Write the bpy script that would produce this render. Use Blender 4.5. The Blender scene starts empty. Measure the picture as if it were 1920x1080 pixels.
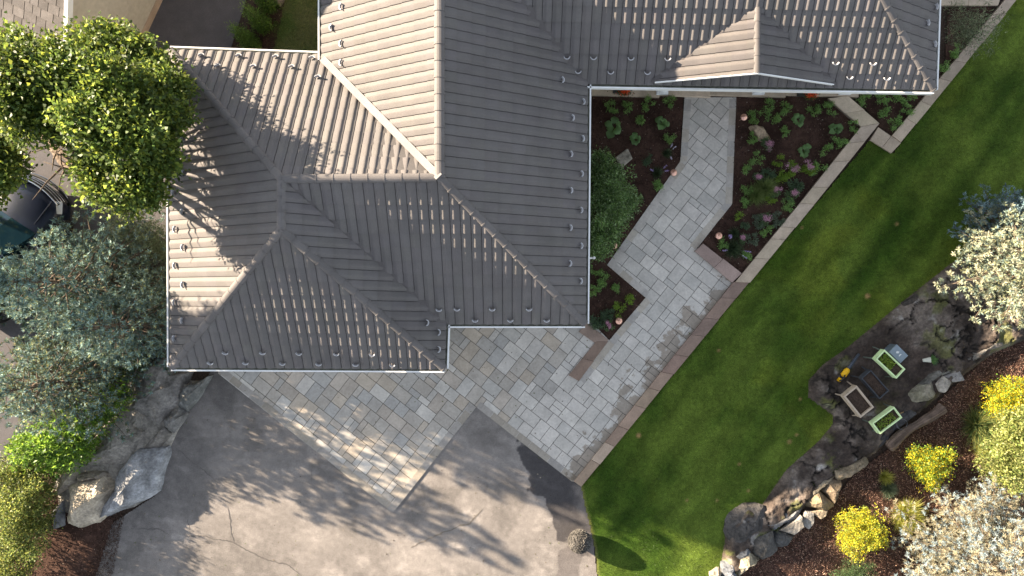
import bpy, bmesh, math, random
import numpy as np
from mathutils import Vector, Matrix, noise as mnoise
R = math.radians
random.seed(7); rng = np.random.default_rng(7)
scene = bpy.context.scene
COL = scene.collection

# ------------------------------------------------------------------ camera, sky, sun, exposure
CAM_H = 20.0
cam_d = bpy.data.cameras.new('camera'); cam = bpy.data.objects.new('camera', cam_d); COL.objects.link(cam)
cam.location = (0, 0, CAM_H); cam.rotation_euler = (0, 0, 0)
cam_d.sensor_width = 36; cam_d.lens = 24; cam_d.clip_end = 500; cam_d.clip_start = 0.1
scene.camera = cam
SUN_EL, SUN_AZ = 16.0, 24.0                      # azimuth counted north of west
w = bpy.data.worlds.new('World'); scene.world = w; w.use_nodes = True
nt = w.node_tree; bg = nt.nodes['Background']
sky = nt.nodes.new('ShaderNodeTexSky'); sky.sky_type = 'NISHITA'; sky.sun_disc = False
sky.sun_elevation = R(SUN_EL); sky.sun_rotation = R(-90 + SUN_AZ)
sky.air_density = 1.0; sky.dust_density = .6
hsv = nt.nodes.new('ShaderNodeHueSaturation'); hsv.inputs['Saturation'].default_value = .45; nt.links.new(sky.outputs[0], hsv.inputs['Color']); nt.links.new(hsv.outputs[0], bg.inputs[0]); bg.inputs[1].default_value = 0.064
sd = bpy.data.lights.new('sun', 'SUN'); sd.energy = 5.0; sd.angle = R(0.55); sd.color = (1.0, 0.83, 0.62)
sun = bpy.data.objects.new('sun', sd); COL.objects.link(sun)
Ld = Vector((-math.cos(R(SUN_EL))*math.cos(R(SUN_AZ)), math.cos(R(SUN_EL))*math.sin(R(SUN_AZ)), math.sin(R(SUN_EL))))
sun.rotation_euler = Ld.to_track_quat('Z', 'Y').to_euler(); sun.location = Ld*40
scene.view_settings.view_transform = 'Standard'; scene.view_settings.look = 'None'
scene.view_settings.exposure = 2.58; scene.view_settings.gamma = 1
scene.cycles.max_bounces = 6; scene.cycles.transparent_max_bounces = 4

# ------------------------------------------------------------------ helpers
def P(u, v, z=0.0):
    k = (CAM_H - z)/(64.0*CAM_H)
    return Vector(((u-960)*k, (540-v)*k, z))
def P2(u, v, z=0.0):
    p = P(u, v, z); return (p.x, p.y)
def tag(o, label=None, cat=None, group=None, kind=None):
    if label: o['label'] = label
    if cat: o['category'] = cat
    if group: o['group'] = group
    if kind: o['kind'] = kind
    return o
def empty(name, loc=(0, 0, 0), rz=0.0, label=None, cat=None, group=None):
    o = bpy.data.objects.new(name, None); COL.objects.link(o); o.location = loc; o.rotation_euler = (0, 0, rz)
    o.empty_display_size = .1
    return tag(o, label, cat, group)
def link(name, me, mat=None, parent=None, smooth=False):
    o = bpy.data.objects.new(name, me); COL.objects.link(o)
    if mat:
        for m in (mat if isinstance(mat, (list, tuple)) else [mat]): me.materials.append(m)
    if parent: o.parent = parent
    if smooth: me.polygons.foreach_set('use_smooth', [True]*len(me.polygons))
    return o
def pmesh(name, V, F, mat=None, parent=None, smooth=False, fcol=None, mi=None):
    me = bpy.data.meshes.new(name); me.from_pydata([tuple(v) for v in V], [], F); me.update()
    if fcol is not None:
        a = me.attributes.new('Col', 'FLOAT_COLOR', 'FACE'); a.data.foreach_set('color', np.asarray(fcol, dtype=np.float32).ravel())
    if mi is not None: me.polygons.foreach_set('material_index', mi)
    return link(name, me, mat, parent, smooth)
def npmesh(name, V, k, mat, parent=None, fcol=None, vcol=None, F=None, smooth=False):
    """V (n,3). Faces of k corners: F (m,k) or consecutive."""
    V = np.asarray(V, dtype=np.float32)
    if F is None: F = np.arange(len(V), dtype=np.int32).reshape(-1, k)
    F = np.asarray(F, dtype=np.int32)
    me = bpy.data.meshes.new(name); me.vertices.add(len(V)); me.vertices.foreach_set('co', V.ravel())
    me.loops.add(F.size); me.loops.foreach_set('vertex_index', F.ravel())
    me.polygons.add(len(F)); me.polygons.foreach_set('loop_start', np.arange(0, F.size, k, dtype=np.int32))
    me.update(calc_edges=True)
    if fcol is not None:
        a = me.attributes.new('Col', 'FLOAT_COLOR', 'FACE'); a.data.foreach_set('color', np.asarray(fcol, dtype=np.float32).ravel())
    if vcol is not None:
        a = me.attributes.new('Col', 'FLOAT_COLOR', 'POINT'); a.data.foreach_set('color', np.asarray(vcol, dtype=np.float32).ravel())
    return link(name, me, mat, parent, smooth)
class MB:
    def __init__(s): s.V = []; s.F = []; s.C = []
    def add(s, V, F, c=(1, 1, 1)):
        n = len(s.V); s.V += [tuple(v) for v in V]; s.F += [tuple(i+n for i in f) for f in F]; s.C += [(*c, 1)]*len(F)
    def box(s, c, size, rz=0, rot=None, col=(1, 1, 1), taper=1.0):
        x, y, z = [a/2 for a in size]; M = rot if rot else Matrix.Rotation(rz, 3, 'Z')
        V = [M @ Vector((i*x*(taper if k > 0 else 1), j*y*(taper if k > 0 else 1), k*z))+Vector(c) for k in (-1, 1) for i, j in ((-1, -1), (1, -1), (1, 1), (-1, 1))]
        s.add(V, [(0, 3, 2, 1), (4, 5, 6, 7), (0, 1, 5, 4), (1, 2, 6, 5), (2, 3, 7, 6), (3, 0, 4, 7)], col)
    def prism(s, pts, z0, z1, col=(1, 1, 1), bev=0.0):
        n = len(pts)
        if n < 3: return
        A = sum(pts[i][0]*pts[(i+1) % n][1]-pts[(i+1) % n][0]*pts[i][1] for i in range(n))
        if A < 0: pts = pts[::-1]
        V = [(x, y, z0) for x, y in pts]
        if bev > 0:
            c = (sum(p[0] for p in pts)/n, sum(p[1] for p in pts)/n)
            V += [(x, y, z1-bev) for x, y in pts]
            ins = []
            for x, y in pts:
                d = math.hypot(c[0]-x, c[1]-y)+1e-6; ins.append((x+(c[0]-x)/d*bev, y+(c[1]-y)/d*bev, z1))
            V += ins
            F = [tuple(range(2*n, 3*n))]+[(i, (i+1) % n, n+(i+1) % n, n+i) for i in range(n)]+[(n+i, n+(i+1) % n, 2*n+(i+1) % n, 2*n+i) for i in range(n)]
        else:
            V += [(x, y, z1) for x, y in pts]
            F = [tuple(range(n, 2*n))]+[(i, (i+1) % n, n+(i+1) % n, n+i) for i in range(n)]
        s.add(V, F, col)
    def tube(s, pts, rs, n=6, col=(1, 1, 1), cap=True):
        pts = [Vector(p) for p in pts]; V = []; F = []
        for i, p in enumerate(pts):
            d = (pts[min(i+1, len(pts)-1)]-pts[max(i-1, 0)]).normalized()
            a = d.cross(Vector((0, 0, 1)) if abs(d.z) < .9 else Vector((1, 0, 0))).normalized(); b = d.cross(a)
            r = rs[i] if isinstance(rs, (list, tuple)) else rs
            V += [p+a*r*math.cos(2*math.pi*k/n)+b*r*math.sin(2*math.pi*k/n) for k in range(n)]
        for i in range(len(pts)-1):
            F += [(i*n+k, i*n+(k+1) % n, (i+1)*n+(k+1) % n, (i+1)*n+k) for k in range(n)]
        if cap: F += [tuple(range(n))[::-1], tuple(range((len(pts)-1)*n, len(pts)*n))]
        s.add(V, F, col)
    def lathe(s, prof, c=(0, 0, 0), n=20, col=(1, 1, 1)):
        V = [(c[0]+r*math.cos(2*math.pi*k/n), c[1]+r*math.sin(2*math.pi*k/n), c[2]+z) for r, z in prof for k in range(n)]
        F = [(i*n+k, i*n+(k+1) % n, (i+1)*n+(k+1) % n, (i+1)*n+k) for i in range(len(prof)-1) for k in range(n)]
        s.add(V, F, col)
    def build(s, name, mat, parent=None, smooth=False): return pmesh(name, s.V, s.F, mat, parent, smooth, s.C)

def inpoly(X, Y, poly):
    ins = np.zeros(X.shape, bool); n = len(poly); j = n-1
    for i in range(n):
        xi, yi = poly[i]; xj, yj = poly[j]
        c = ((yi > Y) != (yj > Y)) & (X < (xj-xi)*(Y-yi)/(yj-yi+1e-12)+xi)
        ins ^= c; j = i
    return ins
def polydist(X, Y, pts, closed=False):
    d = np.full(np.shape(X), 1e9); n = len(pts)
    for i in range(n if closed else n-1):
        ax, ay = pts[i]; bx, by = pts[(i+1) % n]; dx, dy = bx-ax, by-ay
        t = np.clip(((X-ax)*dx+(Y-ay)*dy)/(dx*dx+dy*dy+1e-12), 0, 1)
        d = np.minimum(d, np.hypot(X-ax-t*dx, Y-ay-t*dy))
    return d
_lat = np.random.default_rng(3).random((256, 256))
def vnoise(x, y):
    xi = np.floor(x).astype(int); yi = np.floor(y).astype(int); fx = x-xi; fy = y-yi
    fx = fx*fx*(3-2*fx); fy = fy*fy*(3-2*fy); g = lambda a, b: _lat[a % 256, b % 256]
    return (g(xi, yi)*(1-fx)+g(xi+1, yi)*fx)*(1-fy)+(g(xi, yi+1)*(1-fx)+g(xi+1, yi+1)*fx)*fy
def fbm(x, y, o=5, s=1.0, seed=0):
    t = 0; a = .5; n = 0; x = np.asarray(x)*s+seed*17.3; y = np.asarray(y)*s+seed*9.7
    for _ in range(o): t = t+a*vnoise(x, y); n += a; a *= .5; x = x*2.03+5.1; y = y*2.03+1.7
    return t/n
def sst(a, b, x): t = np.clip((x-a)/(b-a), 0, 1); return t*t*(3-2*t)
def mixc(a, b, t): t = np.asarray(t)[..., None]; return np.asarray(a)*(1-t)+np.asarray(b)*t

# ------------------------------------------------------------------ materials
def new_mat(name, rough=.7, spec=.3, metal=0.0):
    m = bpy.data.materials.new(name); m.use_nodes = True; b = m.node_tree.nodes['Principled BSDF']
    b.inputs['Roughness'].default_value = rough; b.inputs['Specular IOR Level'].default_value = spec; b.inputs['Metallic'].default_value = metal
    return m, m.node_tree, b
def N(t, typ, **kw):
    n = t.nodes.new(typ)
    for k, v in kw.items(): setattr(n, k, v)
    return n
def surf(name, col=(1, 1, 1), rough=.7, spec=.3, metal=0.0, attr=True, noise=(), bump=None, coat=0):
    """base colour x face/vertex colour attribute x noise variation; noise = [(scale, lo, hi)], bump = (scale, strength, dist)"""
    m, t, b = new_mat(name, rough, spec, metal); L = t.links.new
    tc = N(t, 'ShaderNodeTexCoord')
    rgb = N(t, 'ShaderNodeRGB'); rgb.outputs[0].default_value = (*col, 1); cur = rgb.outputs[0]
    if attr:
        a = N(t, 'ShaderNodeAttribute', attribute_name='Col'); mx = N(t, 'ShaderNodeMix', data_type='RGBA', blend_type='MULTIPLY'); mx.inputs[0].default_value = 1
        L(cur, mx.inputs[6]); L(a.outputs['Color'], mx.inputs[7]); cur = mx.outputs[2]
    for sc, lo, hi in noise:
        nz = N(t, 'ShaderNodeTexNoise'); nz.inputs['Scale'].default_value = sc; nz.inputs['Detail'].default_value = 6; L(tc.outputs['Object'], nz.inputs['Vector'])
        mr = N(t, 'ShaderNodeMapRange'); mr.inputs[1].default_value = .3; mr.inputs[2].default_value = .7; mr.inputs[3].default_value = lo; mr.inputs[4].default_value = hi
        L(nz.outputs[0], mr.inputs[0]); mx = N(t, 'ShaderNodeMix', data_type='RGBA', blend_type='MULTIPLY'); mx.inputs[0].default_value = 1
        cb = N(t, 'ShaderNodeCombineColor')
        for i in range(3): L(mr.outputs[0], cb.inputs[i])
        L(cur, mx.inputs[6]); L(cb.outputs[0], mx.inputs[7]); cur = mx.outputs[2]
    L(cur, b.inputs['Base Color'])
    if bump:
        nz = N(t, 'ShaderNodeTexNoise'); nz.inputs['Scale'].default_value = bump[0]; nz.inputs['Detail'].default_value = 8; L(tc.outputs['Object'], nz.inputs['Vector'])
        bp = N(t, 'ShaderNodeBump'); bp.inputs['Strength'].default_value = bump[1]; bp.inputs['Distance'].default_value = bump[2]
        L(nz.outputs[0], bp.inputs['Height']); L(bp.outputs[0], b.inputs['Normal'])
    if coat: b.inputs['Coat Weight'].default_value = coat; b.inputs['Coat Roughness'].default_value = .05
    return m
def leafmat(name, trans=.35, rough=.5, spec=.35):
    m, t, b = new_mat(name, rough, spec); L = t.links.new
    a = N(t, 'ShaderNodeAttribute', attribute_name='Col'); L(a.outputs['Color'], b.inputs['Base Color'])
    tr = N(t, 'ShaderNodeBsdfTranslucent'); hs = N(t, 'ShaderNodeHueSaturation'); hs.inputs['Value'].default_value = 1.5; hs.inputs['Hue'].default_value = .485
    L(a.outputs['Color'], hs.inputs['Color']); L(hs.outputs[0], tr.inputs['Color'])
    mx = N(t, 'ShaderNodeMixShader'); mx.inputs[0].default_value = trans; L(b.outputs[0], mx.inputs[1]); L(tr.outputs[0], mx.inputs[2])
    L(mx.outputs[0], t.nodes['Material Output'].inputs[0]); return m
M_LEAF = leafmat('leaf', .45); M_NEEDLE = leafmat('needle', .12, .6, .2); M_PETAL = leafmat('petal', .3, .6, .1)
M_ROOF = surf('roof_tile', (.125, .115, .113), .72, .22, noise=[(.6, .92, 1.08), (2.6, .93, 1.07), (90, .8, 1.2)], bump=(160, .25, .004))
M_WHITE = surf('white_metal', (.80, .80, .79), .4, .4, noise=[(5, .9, 1.0)])
M_WALL = surf('house_wall', (.55, .52, .46), .8, .2, noise=[(3, .92, 1.05)], bump=(40, .2, .004))
M_GUTTER = surf('gutter_inside', (.33, .33, .27), .7, .2, noise=[(12, .5, 1.2)])
M_GUARD = surf('guard_metal', (.42, .42, .44), .5, .4, metal=.1)
M_COP = surf('coping_stone', (1, 1, 1), .75, .25, noise=[(3, .82, 1.12), (22, .9, 1.1)], bump=(30, .35, .006))
M_GROUND = surf('soil', (.05, .035, .027), .95, .1, attr=False, noise=[(1.5, .7, 1.3), (25, .6, 1.5)], bump=(30, .8, .03))
M_ASPH = surf('driveway_asphalt', (1, 1, 1), .85, .2, noise=[(6, .88, 1.1), (45, .86, 1.14), (110, .7, 1.3)], bump=(120, .6, .008))
M_ROAD = surf('road_asphalt', (.095, .088, .092), .85, .2, attr=False, noise=[(3, .88, 1.1), (120, .6, 1.5)], bump=(150, .4, .006))
M_LAWN = surf('lawn', (1, 1, 1), .9, .1, noise=[(40, .65, 1.4), (9, .85, 1.15)], bump=(70, .12, .006))
M_MULCH = surf('mulch_chip', (1, 1, 1), .9, .1)
M_ROCK = surf('rock', (1, 1, 1), .85, .2, noise=[(2.5, .55, 1.35), (14, .7, 1.25), (60, .8, 1.2)], bump=(12, .9, .05))
M_BARK = surf('bark', (.11, .085, .065), .9, .1, noise=[(10, .6, 1.4)], bump=(30, .8, .02))
M_WOOD = surf('weathered_wood', (1, 1, 1), .8, .2, noise=[(5, .7, 1.2), (40, .8, 1.2)], bump=(25, .7, .02))
M_COPPER = surf('copper', (.72, .42, .33), .32, .5, metal=.75, attr=False)
M_PAINT = surf('car_paint', (.006, .010, .024), .3, .25, attr=False, coat=.25)
M_CHROME = surf('chrome', (.6, .6, .62), .15, .5, metal=1, attr=False)
M_BLACK = surf('black_plastic', (.012, .012, .013), .55, .3, attr=False)
M_RUBBER = surf('rubber', (.02, .02, .02), .85, .2, attr=False)
M_GLASS = surf('dark_glass', (.01, .03, .045), .08, .6, attr=False, coat=.6)
M_PLAIN = surf('painted', (1, 1, 1), .55, .3, noise=[(8, .88, 1.08)])
M_SHINGLE = surf('shingle', (1, 1, 1), .9, .15, noise=[(6, .85, 1.12), (120, .7, 1.3)], bump=(130, .4, .005))

# pavers with a wet/dirt stain that runs along the lower coping
def paver_mat():
    m = surf('paver', (1, 1, 1), .75, .25, noise=[(2.5, .88, 1.1), (16, .9, 1.1), (70, .92, 1.08)], bump=(35, .3, .005))
    t = m.node_tree; L = t.links.new; b = t.nodes['Principled BSDF']; src = b.inputs['Base Color'].links[0].from_socket
    geo = N(t, 'ShaderNodeNewGeometry'); a = P(1373, 530); c = P(1075, 903); d = (c-a).normalized(); nrm = Vector((d.y, -d.x, 0))
    if nrm.dot(P(960, 700)-a) < 0: nrm = -nrm
    def dot(v, off):
        n = N(t, 'ShaderNodeVectorMath', operation='DOT_PRODUCT'); L(geo.outputs['Position'], n.inputs[0]); n.inputs[1].default_value = v
        s = N(t, 'ShaderNodeMath', operation='SUBTRACT'); L(n.outputs['Value'], s.inputs[0]); s.inputs[1].default_value = off; return s.outputs[0]
    dist = dot(nrm, nrm.dot(a))
    nz = N(t, 'ShaderNodeTexNoise'); nz.inputs['Scale'].default_value = 1.7; nz.inputs['Detail'].default_value = 7; nz.inputs['Roughness'].default_value = .62; L(geo.outputs['Position'], nz.inputs['Vector'])
    mr = N(t, 'ShaderNodeMapRange'); mr.inputs[1].default_value = 0; mr.inputs[2].default_value = 1.25; mr.inputs[3].default_value = .20; mr.inputs[4].default_value = -.20; L(dist, mr.inputs[0])
    ad = N(t, 'ShaderNodeMath', operation='ADD'); L(nz.outputs[0], ad.inputs[0]); L(mr.outputs[0], ad.inputs[1])
    th = N(t, 'ShaderNodeMapRange'); th.inputs[1].default_value = .56; th.inputs[2].default_value = .60; L(ad.outputs[0], th.inputs[0])
    gt = N(t, 'ShaderNodeMath', operation='GREATER_THAN'); L(dist, gt.inputs[0]); gt.inputs[1].default_value = -.1
    mu = N(t, 'ShaderNodeMath', operation='MULTIPLY'); L(th.outputs[0], mu.inputs[0]); L(gt.outputs[0], mu.inputs[1])
    m8 = N(t, 'ShaderNodeMath', operation='MULTIPLY'); L(mu.outputs[0], m8.inputs[0]); m8.inputs[1].default_value = .8
    mx = N(t, 'ShaderNodeMix', data_type='RGBA', blend_type='MULTIPLY'); L(m8.outputs[0], mx.inputs[0]); L(src, mx.inputs[6]); mx.inputs[7].default_value = (.50, .44, .38, 1)
    L(mx.outputs[2], b.inputs['Base Color']); return m
M_PAVE = paver_mat()

# ------------------------------------------------------------------ ground sheets
g = pmesh('ground', [(-70, -70, -.03), (70, -70, -.03), (70, 70, -.03), (-70, 70, -.03)], [(0, 1, 2, 3)], M_GROUND); tag(g, kind='structure')
def sheet(name, poly, z, cell, colf, mat, zf=None, kind='structure'):
    xs = [p[0] for p in poly]; ys = [p[1] for p in poly]
    gx = np.arange(min(xs), max(xs)+cell, cell); gy = np.arange(min(ys), max(ys)+cell, cell)
    X, Y = np.meshgrid(gx, gy); nx = len(gx)
    cx = X[:-1, :-1]+cell/2; cy = Y[:-1, :-1]+cell/2; ins = inpoly(cx, cy, poly)
    j, i = np.nonzero(ins); F = np.stack([j*nx+i, j*nx+i+1, (j+1)*nx+i+1, (j+1)*nx+i], 1)
    used = np.unique(F); re = -np.ones(X.size, int); re[used] = np.arange(len(used)); F = re[F]
    x = X.ravel()[used]; y = Y.ravel()[used]; zz = np.full(len(x), z) if zf is None else zf(x, y)
    c = colf(x, y); c = np.concatenate([c, np.ones((len(c), 1))], 1)
    o = npmesh(name, np.stack([x, y, zz], 1), 4, mat, None, vcol=c, F=F, smooth=True); tag(o, kind=kind); return o
px = lambda pts, z=0: [P2(u, v, z) for u, v in pts]

DRIVE = px([(398, 690), (1000, 690), (1090, 905), (1096, 940), (1112, 1010), (1120, 1085), (1124, 1200), (100, 1200), (165, 1080), (205, 985), (290, 930), (318, 815), (350, 770), (390, 705)])
def drive_col(x, y):
    n = fbm(x, y, 5, .45, 1); n2 = fbm(x, y, 5, 2.2, 2); c = mixc((.185, .167, .155), (.25, .225, .208), sst(.3, .7, n*.6+n2*.4))
    # shade painted dark at the left by the rocks and old dirt at the right against the lawn
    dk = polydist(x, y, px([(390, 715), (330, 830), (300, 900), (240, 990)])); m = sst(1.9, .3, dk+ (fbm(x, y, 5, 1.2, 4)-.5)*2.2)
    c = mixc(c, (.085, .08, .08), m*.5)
    ws = fbm(x, y, 6, 1.1, 61); c = mixc(c, c*.72, sst(.52, .62, ws)*.7); c = mixc(c, c*1.22, sst(.60, .70, fbm(x, y, 6, 2.7, 62))*.8)
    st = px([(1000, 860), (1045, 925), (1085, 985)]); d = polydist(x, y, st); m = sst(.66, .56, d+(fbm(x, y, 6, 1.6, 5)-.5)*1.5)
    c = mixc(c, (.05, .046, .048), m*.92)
    d2 = polydist(x, y, px([(1068, 1045), (1062, 1100)])); m = sst(.36, .30, d2+(fbm(x, y, 5, 2.2, 6)-.5)*.3); c = mixc(c, (.13, .115, .11), m*.85)
    d3 = polydist(x, y, px([(1105, 930), (1120, 1080)])); m = sst(.55, .2, d3+(fbm(x, y, 5, 3, 8)-.5)*.6); c = mixc(c, (.20, .175, .16), m*.6)
    sc = fbm(x*1.0+y*.6, y*2.5, 5, 1.6, 9); c = c*(1+.18*sst(.60, .72, sc))[:, None]
    return c
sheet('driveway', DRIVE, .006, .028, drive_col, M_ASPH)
# cracks in the asphalt: shallow crumbled seams
def crack(pts, w0, seed, col=(.11, .1, .095)):
    pts = [Vector(p) for p in px(pts)]; r = random.Random(seed); path = []
    for a, b in zip(pts[:-1], pts[1:]):
        n = max(2, int((b-a).length/.05))
        for k in range(n): path.append(a.lerp(b, k/n))
    path.append(pts[-1]); V = []; off = 0
    for i, p in enumerate(path):
        d = (path[min(i+1, len(path)-1)]-path[max(i-1, 0)]).normalized(); nn = Vector((-d.y, d.x)); off = off*.85+r.uniform(-.018, .018)
        ww = w0*r.uniform(.35, 1.1)*min(1, (len(path)-i)/8, (i+1)/6); q = p+nn*off
        V += [(q.x+nn.x*ww, q.y+nn.y*ww, .011), (q.x-nn.x*ww, q.y-nn.y*ww, .011)]
    F = [(2*i, 2*i+1, 2*i+3, 2*i+2) for i in range(len(path)-1)]
    o = pmesh('driveway_crack', V, F, M_ASPH, None, fcol=[(*col, 1)]*len(F)); tag(o, kind='structure')
crack([(348, 1005), (385, 1005), (438, 1018), (470, 1035), (495, 1050), (540, 1058), (568, 1078)], .022, 1)
crack([(427, 950), (432, 985), (438, 1018)], .02, 2); crack([(353, 965), (355, 1000)], .014, 3)
crack([(255, 990), (300, 993), (320, 1008)], .018, 4)
crack([(770, 1028), (815, 1005), (850, 990), (880, 980), (895, 962), (907, 950)], .026, 5, (.16, .14, .12))
crack([(800, 1045), (796, 1058)], .012, 6); crack([(585, 870), (587, 900)], .012, 7)
crack([(330, 838), (370, 870), (410, 905)], .012, 8)

ROAD = px([(-120, 250), (-120, 900), (60, 870), (120, 760), (250, 640), (360, 560), (430, 100), (500, -120), (150, -120)])
road = pmesh('road', [(x, y, .002) for x, y in ROAD], [tuple(range(len(ROAD)))], M_ROAD); tag(road, kind='structure')

LAWN = px([(1907, -5), (1690, 267), (1675, 288), (1632, 262), (1404, 530), (1090, 912), (1097, 950), (1106, 985), (1116, 1030), (1121, 1085), (1124, 1200), (1330, 1200), (1345, 1090), (1360, 1050), (1368, 970), (1400, 945), (1430, 950),
           (1480, 885), (1540, 830), (1565, 800), (1565, 775), (1520, 742), (1520, 715), (1545, 690), (1590, 655), (1640, 615), (1700, 565), (1780, 500), (1820, 470), (1880, 430), (2100, 380), (2100, -200), (2050, -200)])
SPOTS = px([(1197, 816), (1288, 938), (1344, 938), (1386, 870), (1403, 920), (1480, 828), (1493, 815), (1500, 748), (1347, 657), (1503, 427), (1681, 420), (1626, 555)])
def lawn_col(x, y):
    u = (x*.615+y*.788); v = (x*.788-y*.615)
    n = fbm(u*.35, v*1.3, 5, 1.0, 11); n2 = fbm(x, y, 5, .8, 12); n3 = fbm(x, y, 4, 5, 13)
    c = mixc((.026, .054, .006), (.084, .122, .018), sst(.30, .70, n*.5+n2*.5))*(0.75+.5*n3)[:, None]
    c = mixc(c, c*np.array([1.3, 1.15, 1.0]), sst(.52, .66, fbm(x, y, 5, .6, 15))*.8); c = c*(1+.13*np.sin(v*7.0+n2*2.5))[:, None]*(.86+.28*fbm(x, y, 3, 14, 16))[:, None]
    for k, (sx, sy) in enumerate(SPOTS):
        d = np.hypot(x-sx, y-sy)*(1+.4*(n3-.5)); s = .10 if k in (0, 11, 5) else .07
        c = mixc(c, (.32, .2, .09), sst(s, s*.3, d)*(.8 if k in (0, 11) else .5))
    e = polydist(x, y, px([(1090, 912), (1097, 950), (1106, 985), (1116, 1030), (1121, 1085)])); c = mixc(c, (.22, .2, .07), sst(.10, .0, e)*.5)
    return c
sheet('lawn', LAWN, .015, .045, lawn_col, M_LAWN)
LAWN2 = px([(490, 110), (545, -60), (700, -60), (700, 110)])
sheet('lawn_beyond_roof', LAWN2, .015, .06, lambda x, y: mixc((.055, .085, .02), (.10, .10, .04), sst(.3, .7, fbm(x, y, 5, 1.2, 14))), M_LAWN)

def blades(n, poly, z, h, wd, col0, col1, seed, excl=None):
    r = np.random.default_rng(seed); xs = [p[0] for p in poly]; ys = [p[1] for p in poly]
    x = r.uniform(min(xs), max(xs), n*2); y = r.uniform(min(ys), max(ys), n*2); k = inpoly(x, y, poly) & (np.abs(x) < 16.5) & (np.abs(y) < 9.5)
    x = x[k][:n]; y = y[k][:n]; m = len(x); a = r.uniform(0, 6.28, m); hh = h*r.uniform(.5, 1.3, m); l = r.normal(0, .6, (m, 2))*hh[:, None]
    V = np.zeros((m, 3, 3)); V[:, 0] = np.stack([x-np.cos(a)*wd, y-np.sin(a)*wd, np.full(m, z)], 1); V[:, 1] = np.stack([x+np.cos(a)*wd, y+np.sin(a)*wd, np.full(m, z)], 1)
    V[:, 2] = np.stack([x+l[:, 0], y+l[:, 1], z+hh], 1)
    c = lawn_col(x, y) if col0 is None else mixc(col0, col1, r.random(m)); c = c*r.uniform(.9, 1.9, (m, 1))
    return V.reshape(-1, 3), np.concatenate([c, np.ones((m, 1))], 1)
V, c = blades(150000, LAWN, .012, .032, .0065, None, None, 21)
tag(npmesh('grass', V, 3, M_LEAF, None, fcol=c), 'short mown grass blades covering the dark green lawn', 'grass', kind='stuff')
V, c = blades(16000, LAWN2, .012, .04, .006, (.05, .09, .02), (.12, .12, .04), 22)
tag(npmesh('grass', V, 3, M_LEAF, None, fcol=c), 'grass of the small lawn patch behind the garage roof', 'grass', kind='stuff')

# mulch beds ------------------------------------------------------------------
BEDS = {
 'a': px([(1085, 150), (1283, 150), (1275, 303), (1138, 497), (1210, 557), (1142, 638), (1100, 610), (1085, 610)]),
 'b': px([(1380, 150), (1575, 150), (1625, 240), (1385, 520), (1310, 462), (1372, 383)]),
 'c': px([(1590, 150), (1770, 150), (1780, -20), (1890, -20), (1672, 256), (1645, 238)]),
 'd': px([(1340, 1110), (1480, 1010), (1560, 940), (1600, 890), (1680, 830), (1760, 750), (1860, 660), (1990, 600), (1990, 1160), (1340, 1160)]),
 'e': px([(30, 880), (120, 930), (215, 970), (180, 1080), (150, 1130), (-40, 1130), (-40, 900)]),
 'f': px([(440, 110), (500, -40), (545, -40), (510, 110)]),
 'g': px([(200, 480), (330, 460), (330, 690), (240, 760), (150, 800), (120, 700)]),
}
def mulch_col(x, y): return mixc((.034, .018, .014), (.085, .048, .036), sst(.3, .7, fbm(x, y, 5, 1.4, 31)*.6+fbm(x, y, 4, 9, 32)*.4))
def mulch_z(x, y): return .004+.03*fbm(x, y, 5, 3, 33)
for k, poly in BEDS.items():
    col = (lambda x, y: mixc((.06, .055, .055), (.12, .11, .105), fbm(x, y, 4, 8, 34))) if k == 'g' else mulch_col
    sheet('mulch_bed', poly, .01, .05, col, M_GROUND if False else M_MULCH, mulch_z)
def chips(n, poly, seed, cols, L=.05, W=.012, z=.03, keep=None):
    r = np.random.default_rng(seed); xs = [p[0] for p in poly]; ys = [p[1] for p in poly]
    x = r.uniform(min(xs), max(xs), n*2); y = r.uniform(min(ys), max(ys), n*2); k = inpoly(x, y, poly); x = x[k][:n]; y = y[k][:n]; m = len(x)
    a = r.uniform(0, 6.28, m); l = L*r.uniform(.4, 1.3, m)/2; wd = W*r.uniform(.5, 1.4, m)/2; tl = r.normal(0, .35, m); ro = r.normal(0, .4, m)
    d = np.stack([np.cos(a)*np.cos(tl), np.sin(a)*np.cos(tl), np.sin(tl)], 1)*l[:, None]; s = np.stack([-np.sin(a)*np.cos(ro), np.cos(a)*np.cos(ro), np.sin(ro)], 1)*wd[:, None]
    p = np.stack([x, y, mulch_z(x, y)+.008+np.abs(np.sin(tl))*l], 1)
    V = np.stack([p-d-s, p+d-s*.6, p+d+s, p-d+s*.7], 1).reshape(-1, 3)
    c = np.asarray(cols)[r.integers(0, len(cols), m)]*r.uniform(.6, 1.4, (m, 1)); return V, np.concatenate([c, np.ones((m, 1))], 1)
mc = [(.052, .031, .024), (.037, .022, .018), (.073, .045, .034), (.047, .028, .022), (.095, .062, .048), (.032, .02, .016)]
Vs, cs = [], []
for k, n, ex in (('a', 12000, []), ('b', 12000, []), ('c', 7000, []), ('d', 70000, [(.20, .10, .075), (.28, .17, .12), (.15, .08, .06), (.34, .22, .16)]), ('e', 7000, [(.14, .08, .06)]), ('f', 3000, [])):
    V, c = chips(n, BEDS[k], 40+ord(k[0]), mc+ex, .055 if k == 'd' else .05); Vs.append(V); cs.append(c)
    V, c = chips(int(n*.02), BEDS[k], 90+ord(k[0]), [(.35, .24, .17), (.4, .33, .28)], .03, .014); Vs.append(V); cs.append(c)
V, c = chips(2500, px([(205, 955), (235, 958), (212, 1080), (165, 1120), (150, 1120)]), 97, mc, .05); Vs.append(V); cs.append(c)
tag(npmesh('mulch_chips', np.concatenate(Vs), 4, M_MULCH, None, fcol=np.concatenate(cs)), 'dark brown shredded bark mulch spread over the planting beds', 'mulch', kind='stuff')
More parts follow.
